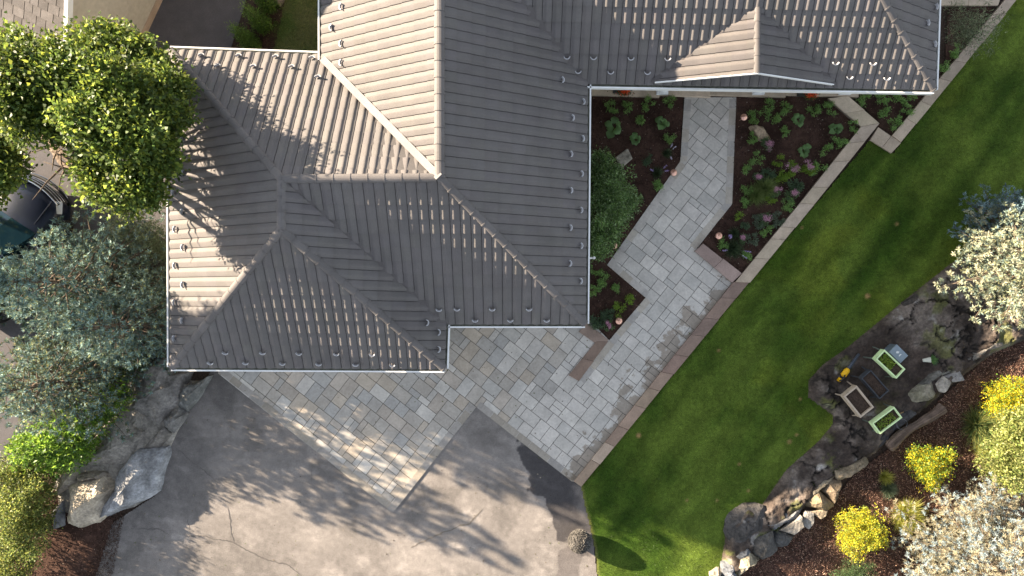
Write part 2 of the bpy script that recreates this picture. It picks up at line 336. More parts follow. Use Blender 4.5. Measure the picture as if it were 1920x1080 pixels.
V, c = chips(9000, BEDS['g'], 77, [(.08, .075, .075), (.14, .13, .125), (.05, .045, .045), (.2, .19, .18)], .06, .04)
tag(npmesh('gravel', V, 4, M_MULCH, None, fcol=c), 'dark grey gravel between the blue spruce and the garage wall', 'gravel', kind='stuff')

# rock outcrop (terrain) -------------------------------------------------------
OUT = px([(1335, 1110), (1350, 1060), (1364, 975), (1395, 940), (1428, 945), (1475, 878), (1535, 825), (1560, 795), (1560, 778), (1515, 745), (1515, 712), (1540, 685), (1590, 648), (1640, 608), (1700, 558), (1780, 495), (1830, 465), (1990, 430), (1990, 610), (1860, 665), (1790, 715), (1740, 760), (1690, 800), (1640, 850), (1560, 900), (1500, 960), (1430, 1010), (1400, 1060), (1360, 1110)])
def out_z(x, y):
    e = polydist(x, y, OUT, True); r = 1-np.abs(2*fbm(x, y, 5, .9, 51)-1); r2 = 1-np.abs(2*fbm(x, y, 6, 1.7, 56)-1)
    soil = sst(1.75, 1.25, np.hypot(x-P(1655, 710).x, (y-P(1655, 710).y)*1.1))
    return .012+sst(0, .25, e)*(.03+.22*np.clip(r-.55, 0, 1)*(1-.85*soil)+(.16*r2+.10*fbm(x, y, 5, 3, 52))*(1-.75*soil))-.10*sst(.93, .99, r2)*(1-soil)*sst(0, .25, e)
def out_col(x, y):
    n = fbm(x, y, 6, 1.3, 53); n2 = fbm(x, y, 5, 4, 54); n3 = fbm(x, y, 5, 2.0, 55)
    soil = sst(1.7, .8, np.hypot(x-P(1680, 690).x, (y-P(1680, 690).y)*1.1)+(n-.5)); r2 = 1-np.abs(2*fbm(x, y, 6, 1.7, 56)-1)
    c = mixc((.050, .038, .032), (.17, .14, .12), sst(.38, .72, n*.5+n2*.5)); c = mixc(c, (.40, .38, .36), sst(.62, .72, n2*.7+n3*.3)*.6)
    c = mixc(c, (.11, .12, .03), sst(.60, .68, n3)*.6); c = mixc(c, mixc((.030, .021, .017), (.075, .055, .046), n2), soil*.85)
    c = mixc(c, (.02, .017, .015), sst(.92, .985, r2)*(1-soil*.6)*.9)
    return mixc(c, (.10, .075, .055), sst(.12, 0, polydist(x, y, OUT, True))*.7)
sheet('rock_ground', OUT, 0, .04, out_col, M_ROCK, out_z)

lr = np.random.default_rng(88); n = 700; q = [P(u, v) for u, v in zip(lr.uniform(180, 1400, n), lr.uniform(560, 1080, n))]
lx = np.array([p.x for p in q]); ly = np.array([p.y for p in q]); a = lr.uniform(0, 6.28, n); l = lr.uniform(.008, .028, n); d = np.stack([np.cos(a), np.sin(a), lr.normal(0, .15, n)], 1)*l[:, None]; s_ = np.stack([-np.sin(a), np.cos(a), 0*a], 1)*(l*lr.uniform(.3, .7, n))[:, None]
p = np.stack([lx, ly, np.full(n, .043)], 1); p[:, 2] = np.where(inpoly(lx, ly, DRIVE) & ~inpoly(lx, ly, px([(410, 600), (410, 700), (737, 961), (893, 763), (1075, 903), (1373, 530), (1138, 497), (1100, 600)])), .014, .043)
kp = ~inpoly(lx, ly, LAWN); V = np.stack([p-d, p+s_, p+d, p-s_], 1)[kp].reshape(-1, 3); c = np.asarray([(.05, .04, .03), (.12, .09, .05), (.30, .26, .2), (.10, .12, .04)])[lr.integers(0, 4, kp.sum())]
tag(npmesh('litter', V, 4, M_MULCH, None, fcol=np.concatenate([c, np.ones((len(c), 1))], 1)), 'tiny fallen leaves and grit scattered over the driveway and paving', 'litter', kind='stuff')

# ------------------------------------------------------------------ stones from outlines
def rough_ring(pts, n):
    pts = [Vector(p) for p in pts]; per = [(pts[(i+1) % len(pts)]-pts[i]).length for i in range(len(pts))]; T = sum(per); out = []
    for k in range(n):
        s = T*k/n; i = 0
        while s > per[i] and i < len(per)-1: s -= per[i]; i += 1
        out.append(pts[i].lerp(pts[(i+1) % len(pts)], s/per[i]))
    return out
def stone(outline, h, col, label, cat='boulder', name='boulder', group=None, flat=.5, seed=0, z0=0.0, rough=.06, top=None, mat=None, tilt=(0, 0)):
    zt = z0+h*.8; pts = px(outline, zt); n = max(26, min(60, int(sum((Vector(pts[i])-Vector(pts[i-1])).length for i in range(len(pts)))/.09)))
    ring = rough_ring(pts, n); c = sum(ring, Vector((0, 0)))/n; ring = [c+(p-c)*(1.09 if h > .15 else 1) for p in ring]; V = []; F = []; cols = []
    size = max((p-c).length for p in ring)
    prof = [(1.03, -.1), (1.03, .25), (1.0, .62), (.95, .86), (.86, .97), (.7, 1.0), (.5, 1.02), (.3, 1.03), (.12, 1.03)] if flat > .4 else [(1.04, -.1), (1.04, .15), (1.0, .38), (.92, .6), (.8, .78), (.64, .9), (.46, .97), (.28, 1.0), (.12, 1.02)]
    prof = [p_ for a_, b_ in zip(prof[:-1], prof[1:]) for p_ in (a_, ((a_[0]+b_[0])/2, (a_[1]+b_[1])/2))]+[prof[-1], (.05, prof[-1][1])]
    o3 = Vector((seed*3.7, seed*1.3, seed))
    fr = random.Random(seed*7+1); cuts = []
    for _ in range(int(9+size*8)):
        aa = fr.uniform(0, 6.28); ee = fr.uniform(.1, 1.25); cuts.append((Vector((math.cos(aa)*math.cos(ee), math.sin(aa)*math.cos(ee), math.sin(ee))), fr.uniform(.74, .93) if ee < .9 else fr.uniform(.84, .97)))
    for s, zz in prof:
        for p in ring:
            q = c+(p-c)*s; v3 = Vector((q.x, q.y, z0+h*zz)); w3 = v3*1.0+o3
            d = mnoise.fractal(w3*2.2, .8, 2.0, 4)*rough*.6+(abs(mnoise.fractal(w3*4.5, .8, 2.0, 4))-.25)*rough*.9
            cell = mnoise.noise(Vector((math.floor(w3.x*2.6), math.floor(w3.y*2.6), 0)))*rough*.35
            dirn = (p-c).normalized(); k = min(1, h/.3)
            v3 += Vector((dirn.x, dirn.y, 0))*(d*.5)*(s > .8)+Vector((0, 0, 1))*(d+cell)*k*(1 if zz > .5 else 0)
            if h > .15:
                nq = Vector(((v3.x-c.x)/size, (v3.y-c.y)/size, (v3.z-z0)/(h*1.05)))
                loc_r = (p-c).length/size
                for cd, co in cuts:
                    ex_ = nq.dot(cd)-co*math.sqrt(max(.2, 1-(1-loc_r*loc_r)*(1-cd.z*cd.z)))
                    if ex_ > 0: nq -= cd*ex_*.9
                v3 = Vector((c.x+nq.x*size, c.y+nq.y*size, z0+nq.z*h*1.05))
            v3.z += ((q.x-c.x)*tilt[0]+(q.y-c.y)*tilt[1])*(1 if zz > .3 else 0)
            V.append(v3-Vector((c.x, c.y, z0)))
    m = len(prof)
    for i in range(m-1): F += [(i*n+k, i*n+(k+1) % n, (i+1)*n+(k+1) % n, (i+1)*n+k) for k in range(n)]
    V.append(sum(V[-n:], Vector())/n); F += [((m-1)*n+k, (m-1)*n+(k+1) % n, len(V)-1) for k in range(n)]
    for f in F:
        q = V[f[0]]; t = .5+.5*mnoise.fractal((q+o3)*3.5, .8, 2, 4); t2 = top if top else [x*.6 for x in col]
        cols.append(tuple(a*(1-t)+b*t for a, b in zip(col, t2))+(1,))
    o = pmesh(name, V, F, mat or M_ROCK, None, False, cols); o.location = (c.x, c.y, z0)
    return tag(o, label, cat, group)
LG = 'boulders along the upper left edge of the driveway'
stone([(262, 660), (320, 650), (345, 700), (385, 700), (340, 775), (300, 850), (285, 915), (240, 945), (140, 985), (105, 960), (110, 900), (150, 860), (215, 780), (235, 720)], .19, (.33, .30, .26), 'long low bedrock ledge carrying the boulders between the spruces and the driveway', 'rock ledge', 'rock_ledge', seed=40, rough=.10)
GR, GD, PALE, TANR, BL = (.26, .24, .22), (.11, .11, .11), (.42, .36, .28), (.36, .30, .23), (.16, .17, .19)
stone([(243, 725), (265, 690), (310, 655), (318, 700), (345, 702), (340, 720), (327, 763), (300, 787), (287, 808), (250, 787), (217, 777), (230, 753)], .42, GR, 'broad flat grey boulder touching the lower left corner of the garage roof', group=LG, seed=1, rough=.10)
stone([(217, 781), (248, 789), (286, 812), (253, 849), (207, 884), (157, 878), (140, 867), (180, 833), (200, 807)], .45, (.34, .31, .27), 'broad sunlit grey slab between the leafy green shrub and the driveway', group=LG, seed=2, rough=.10)
stone([(342, 729), (392, 702), (367, 747), (345, 773), (329, 763)], .40, (.20, .20, .19), 'narrow grey stone nearest the paver edge in the boulder row', group=LG, seed=3)
stone([(329, 765), (344, 780), (316, 817), (302, 803), (299, 787)], .42, (.22, .21, .20), 'small squarish grey stone second from the paver end of the boulder row', group=LG, seed=4)
stone([(301, 805), (313, 818), (294, 843), (262, 845)], .38, (.22, .20, .18), 'small wedge stone between the squarish stone and the large smooth boulder', group=LG, seed=5)
stone([(250, 851), (297, 850), (301, 865), (281, 927), (247, 950), (174, 979), (187, 947), (208, 917), (209, 886)], .62, (.22, .22, .225), 'large smooth blue grey boulder leaning over the driveway', group=LG, seed=6, flat=.2, rough=.10, top=(.31, .315, .33))
stone([(115, 923), (140, 907), (180, 900), (207, 916), (173, 979), (137, 1000), (115, 987)], .78, PALE, 'pale cream boulder with pitted top at the low end of the boulder row', group=LG, seed=7, flat=.2, rough=.14, top=(.36, .31, .25))
stone([(110, 893), (140, 886), (147, 905), (117, 921), (95, 933)], .35, (.42, .36, .29), 'small cream rock tucked above the pale pitted boulder', group=LG, seed=8)
stone([(92, 963), (113, 943), (113, 987), (98, 997)], .28, (.2, .2, .21), 'small grey rock left of the pale pitted boulder', group=LG, seed=9)
stone([(167, 882), (205, 886), (206, 906), (187, 899), (150, 902), (143, 893)], .40, (.30, .26, .21), 'low tan rock wedged above the pale pitted boulder and below the sunlit slab', group=LG, seed=10)
RG = 'stones edging the mulch bed at the lower right'
stone([(1372, 1045), (1365, 1000), (1369, 966), (1396, 946), (1430, 955), (1450, 975), (1456, 1000), (1424, 1008), (1406, 1030), (1382, 1043)], .30, (.06, .055, .052), 'big dark grey boulder with whitish streaks bulging into the lawn at the lower right', group=RG, seed=41, rough=.12, top=(.10, .092, .088))
stone([(1570, 883), (1630, 858), (1638, 868), (1613, 887), (1583, 905), (1572, 897)], .40, (.27, .22, .155), 'long tan edging stone highest in the row below the log', group=RG, seed=11)
stone([(1557, 900), (1583, 907), (1580, 935), (1567, 947), (1543, 920)], .42, (.22, .17, .12), 'brown mossy edging stone below the long tan one', group=RG, seed=12)
stone([(1513, 935), (1537, 921), (1568, 950), (1557, 960), (1527, 958), (1513, 947)], .42, (.25, .19, .12), 'rounded brown edging stone above the small tan flagstone', group=RG, seed=13)
stone([(1515, 923), (1567, 885), (1571, 895), (1542, 918), (1517, 935)], .30, (.28, .24, .18), 'thin cream rim stone on the lawn side of the brown edging stones', group=RG, seed=14)
FG = 'loose flagstones leaning on the mulch bed edging'
stone([(1520, 960), (1553, 956), (1550, 968), (1540, 974), (1528, 966)], .12, (.38, .31, .23), 'small cream flagstone lying on the mulch beside a grey one', 'flagstone', 'flagstone', FG, seed=15, z0=.1, rough=.02)
stone([(1512, 959), (1527, 962), (1527, 980), (1517, 993), (1502, 982)], .12, (.30, .285, .265), 'grey flagstone standing next to the small cream flagstone', 'flagstone', 'flagstone', FG, seed=16, z0=.15, rough=.02)
stone([(1463, 996), (1503, 966), (1508, 987), (1491, 1004)], .12, (.25, .23, .205), 'grey brown pointed flagstone below the twin of grey and cream ones', 'flagstone', 'flagstone', FG, seed=17, z0=.2, rough=.02, tilt=(.15, .1))
stone([(1453, 1010), (1463, 998), (1497, 1005), (1475, 1030), (1465, 1034)], .35, GD, 'dark grey edging stone under the pointed flagstone', group=RG, seed=18)
stone([(1421, 1007), (1450, 1000), (1460, 1033), (1436, 1055), (1413, 1037), (1407, 1027)], .42, (.10, .095, .09), 'dark brown edging boulder beside the pale angular rock', group=RG, seed=19)
stone([(1379, 1067), (1407, 1037), (1430, 1055), (1415, 1066), (1391, 1084)], .45, (.40, .35, .26), 'pale cream angular rock near the bottom of the edging row', group=RG, seed=20, rough=.03, tilt=(-.3, .2))
stone([(1378, 1043), (1407, 1030), (1412, 1036), (1387, 1055)], .33, BL, 'bluish grey wedge stone above the pale angular rock', group=RG, seed=21)
stone([(1358, 1062), (1377, 1047), (1386, 1057), (1378, 1068), (1387, 1095), (1356, 1095)], .35, (.17, .18, .2), 'blue black rock at the bottom edge left of the pale angular rock', group=RG, seed=22)
stone([(1335, 1078), (1350, 1068), (1356, 1073), (1354, 1095), (1335, 1095)], .3, (.36, .31, .25), 'cream rock cut by the bottom edge beside the lawn', group=RG, seed=23)
stone([(1462, 972), (1509, 941), (1513, 950), (1507, 960), (1464, 995), (1454, 1008), (1440, 990)], .34, (.19, .19, .195), 'long blue grey rim stone with a white streak between brown rocks', group=RG, seed=24)
stone([(1712, 739), (1729, 723), (1747, 711), (1758, 724), (1764, 739), (1749, 755), (1714, 758)], .35, (.28, .25, .20), 'large mossy brown grey boulder just above the log', group=RG, seed=25, top=(.20, .19, .13))
stone([(1758, 721), (1770, 705), (1785, 717), (1773, 737), (1764, 735)], .12, (.46, .42, .37), 'squarish light flagstone against the mossy boulder above the log', 'flagstone', 'flagstone', FG, seed=26, z0=.22, rough=.02)
stone([(1771, 706), (1799, 695), (1808, 713), (1788, 717)], .12, (.36, .34, .33), 'grey flagstone rightmost of the two above the log', 'flagstone', 'flagstone', FG, seed=27, z0=.2, rough=.02, tilt=(.1, -.1))
stone([(1718, 722), (1744, 704), (1797, 680), (1803, 690), (1770, 704), (1744, 711), (1722, 726)], .30, (.20, .19, .17), 'thin long rim stone behind the two light flagstones', group=RG, seed=28)
stone([(1797, 678), (1844, 648), (1895, 620), (1899, 632), (1851, 662), (1803, 690)], .32, (.22, .20, .18), 'long narrow grey brown rock running under the sunlit right hand spruce', group=RG, seed=29)
stone([(1607, 848), (1647, 817), (1687, 772), (1712, 760), (1722, 768), (1682, 800), (1653, 838), (1630, 855)], .22, (.085, .082, .085), 'long blackish rock between the lime planter and the log', group=RG, seed=30)
stone([(1743, 540), (1777, 508), (1795, 520), (1757, 553)], .20, (.12, .10, .085), 'dark brown rock slab by the lawn edge nearest the sunlit spruce', group='dark slabs bordering the lawn', seed=31)
stone([(1697, 567), (1741, 541), (1755, 554), (1703, 578)], .20, (.10, .085, .075), 'dark brown rock slab bordering the lawn left of its neighbour', group='dark slabs bordering the lawn', seed=32)
stone([(1773, 597), (1800, 605), (1805, 627), (1787, 640), (1760, 627)], .14, (.22, .17, .10), 'mustard brown flat rock in the soil left of the sunlit spruce', seed=33)
stone([(1410, 237), (1434, 233), (1448, 258), (1440, 265), (1424, 258)], .30, (.42, .32, .22), 'tan upright rock standing in the flower bed by the path', 'rock', 'rock', seed=34, rough=.03, tilt=(-.2, .2))
stone([(1154, 295), (1177, 278), (1186, 297), (1165, 315)], .06, (.46, .41, .33), 'single tan stepping stone beside the big leafy bush', 'stepping stone', 'stepping_stone', seed=35, rough=.01, z0=.03)
stone([(505, -12), (530, -12), (524, 8), (503, 0)], .3, (.32, .26, .2), 'brown stone at the top edge behind the cedar shrubs', 'rock', 'rock', seed=36, rough=.03)

# driftwood log
lt = empty('log', P(1715, 800), 0, 'weathered grey brown driftwood log lying diagonally on the mulch', 'log')
a, b = P(1664, 838, .17)-P(1715, 800), P(1768, 762, .2)-P(1715, 800); V = []; F = []; C = []; n = 22; m = 70
for i in range(m+1):
    t = i/m; p = a.lerp(b, t); d = (b-a).normalized(); s = Vector((-d.y, d.x, 0)); up = Vector((0, 0, 1)); r = .155+.03*math.sin(t*7+1)-.02*t
    if i == 0: r *= .55
    if i == 1: r *= .88
    if i == m: r *= .7
    p = p+s*.05*math.sin(t*5)
    for k in range(n):
        an = 2*math.pi*k/n; rr = r*(1+.30*mnoise.noise(Vector((math.cos(an)*1.5, math.sin(an)*1.5, t*4)))+.22*mnoise.noise(Vector((math.cos(an)*4, math.sin(an)*4, t*5)))+.08*mnoise.noise(Vector((an*6, t*30, 3)))); V.append(p+s*rr*math.cos(an)+up*rr*math.sin(an)*.85)
for i in range(m): F += [(i*n+k, i*n+(k+1) % n, (i+1)*n+(k+1) % n, (i+1)*n+k) for k in range(n)]
F += [tuple(range(n))[::-1], tuple(range(m*n, m*n+n))]
for f in F:
    q = V[f[0]]; k = max(0, .5+.9*mnoise.noise(Vector(((q-a).dot((b-a).normalized())*1.6, f[0] % n*1.7, 0)))); C.append((.07+.13*k, .05+.095*k, .04+.075*k, 1))
pmesh('trunk_wood', V, F, M_WOOD, lt, True, C)

# ------------------------------------------------------------------ coping walls
def coping(quad_in, quad_out, h, segs, label, cols, seed, cat='garden wall', base=True):
    """two px lines (inner, outer), capped with slabs; each slab its own part"""
    z = h; A0, A1 = [Vector(P2(*q, z)) for q in quad_in]; B0, B1 = [Vector(P2(*q, z)) for q in quad_out]
    c = (A0+A1+B0+B1)/4; t = empty('garden_wall', (c.x, c.y, 0), 0, label, cat, 'sandstone capped garden walls')
    mb = MB(); ins = .03
    pts = [A0.lerp(B0, ins), A1.lerp(B1, ins), A1.lerp(B1, 1-ins), A0.lerp(B0, 1-ins)]
    mb.prism([tuple(p-c) for p in pts], -.03, h-.05, (.20, .16, .13)); mb.build('wall_base', M_COP, t)
    r = random.Random(seed); ts = [0]
    for k in range(1, segs): ts.append((k+r.uniform(-.22, .22))/segs)
    ts.append(1)
    for t0, t1 in zip(ts[:-1], ts[1:]):
        L = (A1-A0).length; g_ = .004/L; t0g, t1g = t0+g_, t1-g_; col = r.choice(cols); f = r.uniform(.85, 1.15); w_ = r.uniform(-.012, .012)
        q = [A0.lerp(A1, t0g), A0.lerp(A1, t1g), B0.lerp(B1, t1g), B0.lerp(B1, t0g)]
        n = (B0-A0).normalized(); q[2] += n*w_; q[3] += n*w_
        m2 = MB(); m2.prism([tuple(p-c) for p in q], h-.05, h, tuple(x*f for x in col), .006); m2.build('coping_slab', M_COP, t)
    return t
CC = [(.44, .35, .265), (.39, .31, .24), (.48, .39, .29), (.43, .345, .27), (.52, .425, .31)]
coping([(1500, 381), (1615, 237)], [(1527, 383), (1649, 231)], .16, 4, 'upper sandstone capped wall between the flower bed and the lawn', CC, 1)
coping([(1379, 529), (1500, 381)], [(1407, 530), (1527, 383)], .16, 4, 'middle sandstone capped wall beside the lavender end of the flower bed', CC, 2)
coping([(1376, 528), (1240, 697)], [(1405, 529), (1263, 702)], .12, 5, 'brown sandstone edging between the wide patio and the lawn', [(.25, .17, .135), (.27, .19, .15), (.22, .155, .125)], 3)
coping([(1240, 697), (1076, 903)], [(1263, 702), (1090, 913)], .10, 6, 'lowest tan sandstone edging ending at the driveway corner', [(.34, .25, .18), (.31, .22, .165), (.38, .29, .22)], 4)
coping([(1553, 184), (1615, 237)], [(1590, 180), (1649, 231)], .163, 2, 'short capped wall running from the porch to the bed corner', CC, 5)
coping([(1632, 262), (1672, 287)], [(1647, 238), (1690, 268)], .12, 2, 'short low capped step jutting into the lawn corner', CC, 6)
coping([(1673, 254), (1790, 114)], [(1690, 267), (1812, 118)], .14, 4, 'capped wall beside the eave corner separating the small bed from the lawn', CC, 7)
coping([(1790, 114), (1888, -4)], [(1812, 118), (1913, -8)], .14, 3, 'capped wall under the wispy olive tree at the top right', CC, 8)
coping([(1760, -14), (1880, -14)], [(1760, 10), (1872, 10)], .13, 2, 'capped wall across the very top behind the olive tree', CC, 9)
coping([(1303, 471), (1373, 530)], [(1319, 456), (1391, 513)], .14, 2, 'short capped bench wall at the foot of the flower bed by the patio', [(.33, .25, .21), (.30, .22, .19)], 10)
coping([(1085, 622), (1128, 652)], [(1100, 606), (1141, 638)], .06, 1, 'flat brown slab edging at the roof corner under the small bed', [(.24, .175, .14)], 11)
coping([(1118, 640), (1066, 704)], [(1141, 640), (1085, 715)], .065, 2, 'flat brown sandstone strip crossing the patio near the garage', [(.22, .155, .12), (.25, .175, .135)], 12)

# ------------------------------------------------------------------ paver patio (one paved surface)
def clip(poly, conv):
    out = poly; n = len(conv)
    for i in range(n):
        ax, ay = conv[i]; bx, by = conv[(i+1) % n]; nx_, ny_ = -(by-ay), bx-ax; res = []
        if not out: return []
        for j in range(len(out)):
            p, q = out[j], out[(j+1) % len(out)]; dp = (p[0]-ax)*nx_+(p[1]-ay)*ny_; dq = (q[0]-ax)*nx_+(q[1]-ay)*ny_
            if dp >= 0: res.append(p)
            if (dp >= 0) != (dq >= 0): s = dp/(dp-dq); res.append(tuple(p[k]+(q[k]-p[k])*s for k in range(len(p))))
        out = res
    return out
def ccw(pts):
    A = sum(pts[i][0]*pts[(i+1) % len(pts)][1]-pts[(i+1) % len(pts)][0]*pts[i][1] for i in range(len(pts))); return pts if A > 0 else pts[::-1]
QS = [[(1283, 183), (1380, 183), (1372, 383), (1275, 303)], [(1275, 303), (1372, 383), (1303, 470), (1138, 497)], [(1138, 497), (1303, 470), (1373, 530), (1210, 558)],
      [(1210, 558), (1373, 530), (1075, 903), (1142, 638)], [(1142, 638), (1075, 903), (893, 763)], [(1142, 638), (893, 763), (700, 600), (1105, 600)], [(893, 763), (737, 961), (410, 700), (410, 600), (700, 600)]]
QS = [ccw(px(q)) for q in QS]
TH = math.atan2(.788, .615); ex = (math.cos(TH), math.sin(TH)); ey = (-math.sin(TH), math.cos(TH)); U = .178
def to_w(a, b): return (a*ex[0]+b*ey[0], a*ex[1]+b*ey[1])
NG = 124; occ = np.zeros((NG, NG), bool); pv = MB(); r = random.Random(5)
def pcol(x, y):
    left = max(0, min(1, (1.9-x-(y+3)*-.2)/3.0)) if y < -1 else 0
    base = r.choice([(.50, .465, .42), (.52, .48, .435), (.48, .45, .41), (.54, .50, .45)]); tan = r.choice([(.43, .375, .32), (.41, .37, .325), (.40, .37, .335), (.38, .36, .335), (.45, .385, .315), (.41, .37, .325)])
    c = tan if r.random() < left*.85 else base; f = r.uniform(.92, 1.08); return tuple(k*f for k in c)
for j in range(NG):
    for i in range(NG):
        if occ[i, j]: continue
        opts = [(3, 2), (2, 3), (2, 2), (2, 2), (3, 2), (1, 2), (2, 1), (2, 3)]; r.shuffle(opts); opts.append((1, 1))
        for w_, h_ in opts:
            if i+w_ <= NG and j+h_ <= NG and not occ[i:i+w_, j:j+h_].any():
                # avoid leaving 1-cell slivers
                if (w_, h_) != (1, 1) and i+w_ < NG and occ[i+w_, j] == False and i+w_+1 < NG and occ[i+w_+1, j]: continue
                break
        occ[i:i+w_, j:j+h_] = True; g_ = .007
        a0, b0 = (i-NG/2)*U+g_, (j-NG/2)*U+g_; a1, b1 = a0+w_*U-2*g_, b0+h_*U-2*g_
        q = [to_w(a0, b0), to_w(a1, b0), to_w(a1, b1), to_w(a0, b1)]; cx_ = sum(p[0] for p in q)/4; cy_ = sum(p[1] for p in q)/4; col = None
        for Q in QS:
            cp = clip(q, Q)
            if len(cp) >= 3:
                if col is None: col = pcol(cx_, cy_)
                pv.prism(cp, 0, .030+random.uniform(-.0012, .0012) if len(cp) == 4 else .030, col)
def border(line, side, skip=0):
    """a soldier course laid along an edge, inside the paved area"""
    pts = [Vector(p) for p in px(line)]
    for a, b in zip(pts[:-1], pts[1:]):
        d = (b-a); L = d.length; d.normalize(); n = Vector((-d.y, d.x))*side; s = 0
        while s < L-.02:
            l = min(r.choice([.4, .45, .5, .36]), L-s)
            if L-s-l < .15: l = L-s
            p0 = a+d*(s+.005); p1 = a+d*(s+l-.005); q = [tuple(p0), tuple(p1), tuple(p1+n*.2), tuple(p0+n*.2)]
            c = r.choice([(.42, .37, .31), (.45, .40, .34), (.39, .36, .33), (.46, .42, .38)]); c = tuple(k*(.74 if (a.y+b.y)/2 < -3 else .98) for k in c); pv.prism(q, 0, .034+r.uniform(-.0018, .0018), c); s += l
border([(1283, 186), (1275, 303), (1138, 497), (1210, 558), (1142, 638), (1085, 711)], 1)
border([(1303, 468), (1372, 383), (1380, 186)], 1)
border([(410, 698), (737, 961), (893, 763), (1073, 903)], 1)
pav = pv.build('patio_paving', M_PAVE); tag(pav, kind='structure')
gr = MB()
for Q in QS: gr.prism(Q, 0, .014, (.10, .09, .08))
tag(gr.build('paving_joint_sand', M_MULCH), kind='structure')

# ------------------------------------------------------------------ the house
H = empty('house', (-1.5, 3, 0), 0, 'L shaped house with hipped taupe tile roofs and a small front gable', 'house')
HO = Vector((-1.5, 3, 0))
PROF = [(0.0, -.022), (.045, .001), (.14, .004), (.25, .015), (.34, .025), (.42, .029), (.52, .027), (.75, .014), (.90, .004), (.955, .0), (1.0, -.022)]
def plane_of(vs):
    vs = [Vector(v) for v in vs]; eu = (vs[1]-vs[0]).normalized(); n = Vector((0, 0, 0))
    for i in range(len(vs)):
        a, b = vs[i], vs[(i+1) % len(vs)]; n += Vector(((a.y-b.y)*(a.z+b.z), (a.z-b.z)*(a.x+b.x), (a.x-b.x)*(a.y+b.y)))
    n = (n-eu*n.dot(eu)).normalized()
    if n.z < 0: n = -n
    return vs[0], eu, n.cross(eu), n
FACES = {}
def roof_face(key, vs, shift=0.0, label=None):
    o, eu, ev, n = plane_of(vs); FACES[key] = [o, eu, ev, n]
    uv = ccw([((Vector(v)-o).dot(eu), (Vector(v)-o).dot(ev)) for v in vs])
    um = min(p[0] for p in uv); uM = max(p[0] for p in uv); vM = max(p[1] for p in uv); mb = MB(); PW, PH = .236, .36; rr = random.Random(hash(key) % 999 if False else sum(map(ord, key)))
    def put(pts, col):
        cp = clip(pts, uv)
        if len(cp) >= 3: mb.add([o+eu*a+ev*b+n*h-HO for a, b, h in cp], [tuple(range(len(cp)))], col)
    c = math.floor(um/PW)-1
    while c*PW < uM:
        k = -1
        while k*PH < vM:
            f = rr.uniform(.96, 1.04); col = (f, f*rr.uniform(.985, 1.01), f*rr.uniform(.97, 1.01)); v0, v1 = k*PH, (k+1)*PH; B = .020
            for (t0, h0), (t1, h1) in zip(PROF[:-1], PROF[1:]):
                u0, u1 = c*PW+t0*PW, c*PW+t1*PW
                put([(u0, v0, h0+B), (u1, v0, h1+B), (u1, v1, h1), (u0, v1, h0)], col)
                put([(u0, v0, h0-.003), (u1, v0, h1-.003), (u1, v0, h1+B), (u0, v0, h0+B)], (col[0]*.7,)*3) if (v0 > uv[0][1]-1) else None  # riser faces coloured darker to stand for shade under each course
            k += 1
        c += 1
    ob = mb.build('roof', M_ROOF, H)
    # deck under the tiles
    d = MB(); d.add([Vector(v)-n*.03-HO for v in vs], [tuple(range(len(vs)))], (.7, .7, .7)); d.build('roof_deck', M_ROOF, ob)
    return ob
ZE, ZR = 3.0, 5.0
pt = {
 'A_nw': P(319, 94, ZE), 'A_ne': P(603, 104, ZE), 'A_sw': P(321, 688, ZE), 'A_se': P(833, 691, ZE), 'A_e2': P(836, 607, ZE),
 'rA_n': P(527, 335, ZR), 'rA_s': P(527, 430, ZR), 'J': P(824, 333, ZR), 'B_s0': P(836, 607, ZE), 'B_se': P(1097, 607, ZE), 'B_nec': P(1101, 157, ZE),
 'C_se': P(1751, 168, ZE)}
J = pt['J']
rBn = Vector((J.x, 8.45, ZR)); rBt = Vector((J.x, 11.5, ZR)); Bw0 = P(604, 112, 3.2); BwN = Vector((Bw0.x-.02, 14.5, 3.2))
Cc = pt['B_nec']; Cse = pt['C_se']; CrW = Vector((Cc.x-3.45, Cc.y+3.45, ZR)); CrE = Vector((Cse.x-3.55, Cse.y+3.55, ZR)); CneE = Vector((Cse.x+.25, Cse.y+7.1, ZE)); BneN = Vector((Cc.x, Cc.y+6.9, ZE))
fs = {}
fs['AW'] = roof_face('AW', [pt['A_nw'], pt['A_sw'], pt['rA_s'], pt['rA_n']])
fs['AN'] = roof_face('AN', [pt['A_ne'], pt['A_nw'], pt['rA_n'], J])
fs['AS'] = roof_face('AS', [pt['A_sw'], pt['A_se'], pt['rA_s']])
fs['AE'] = roof_face('AE', [pt['A_se'], pt['A_e2'], pt['rA_n'], pt['rA_s']])
fs['BS'] = roof_face('BS', [pt['B_s0'], pt['B_se'], J, pt['rA_n']])
fs['BE'] = roof_face('BE', [pt['B_se'], pt['B_nec'], CrW, J])
fs['BE2'] = roof_face('BE2', [BneN, BneN+Vector((0, 3, 0)), rBt+Vector((0, 3, 0)), CrW])
fs['BW'] = roof_face('BW', [BwN, Bw0, J, Vector((J.x, 14.5, ZR))])
fs['CS'] = roof_face('CS', [Cc, Cse, CrE, CrW])
fs['CN'] = roof_face('CN', [CneE, BneN, CrW, CrE])
fs['CE'] = roof_face('CE', [Cse, CneE, CrE])
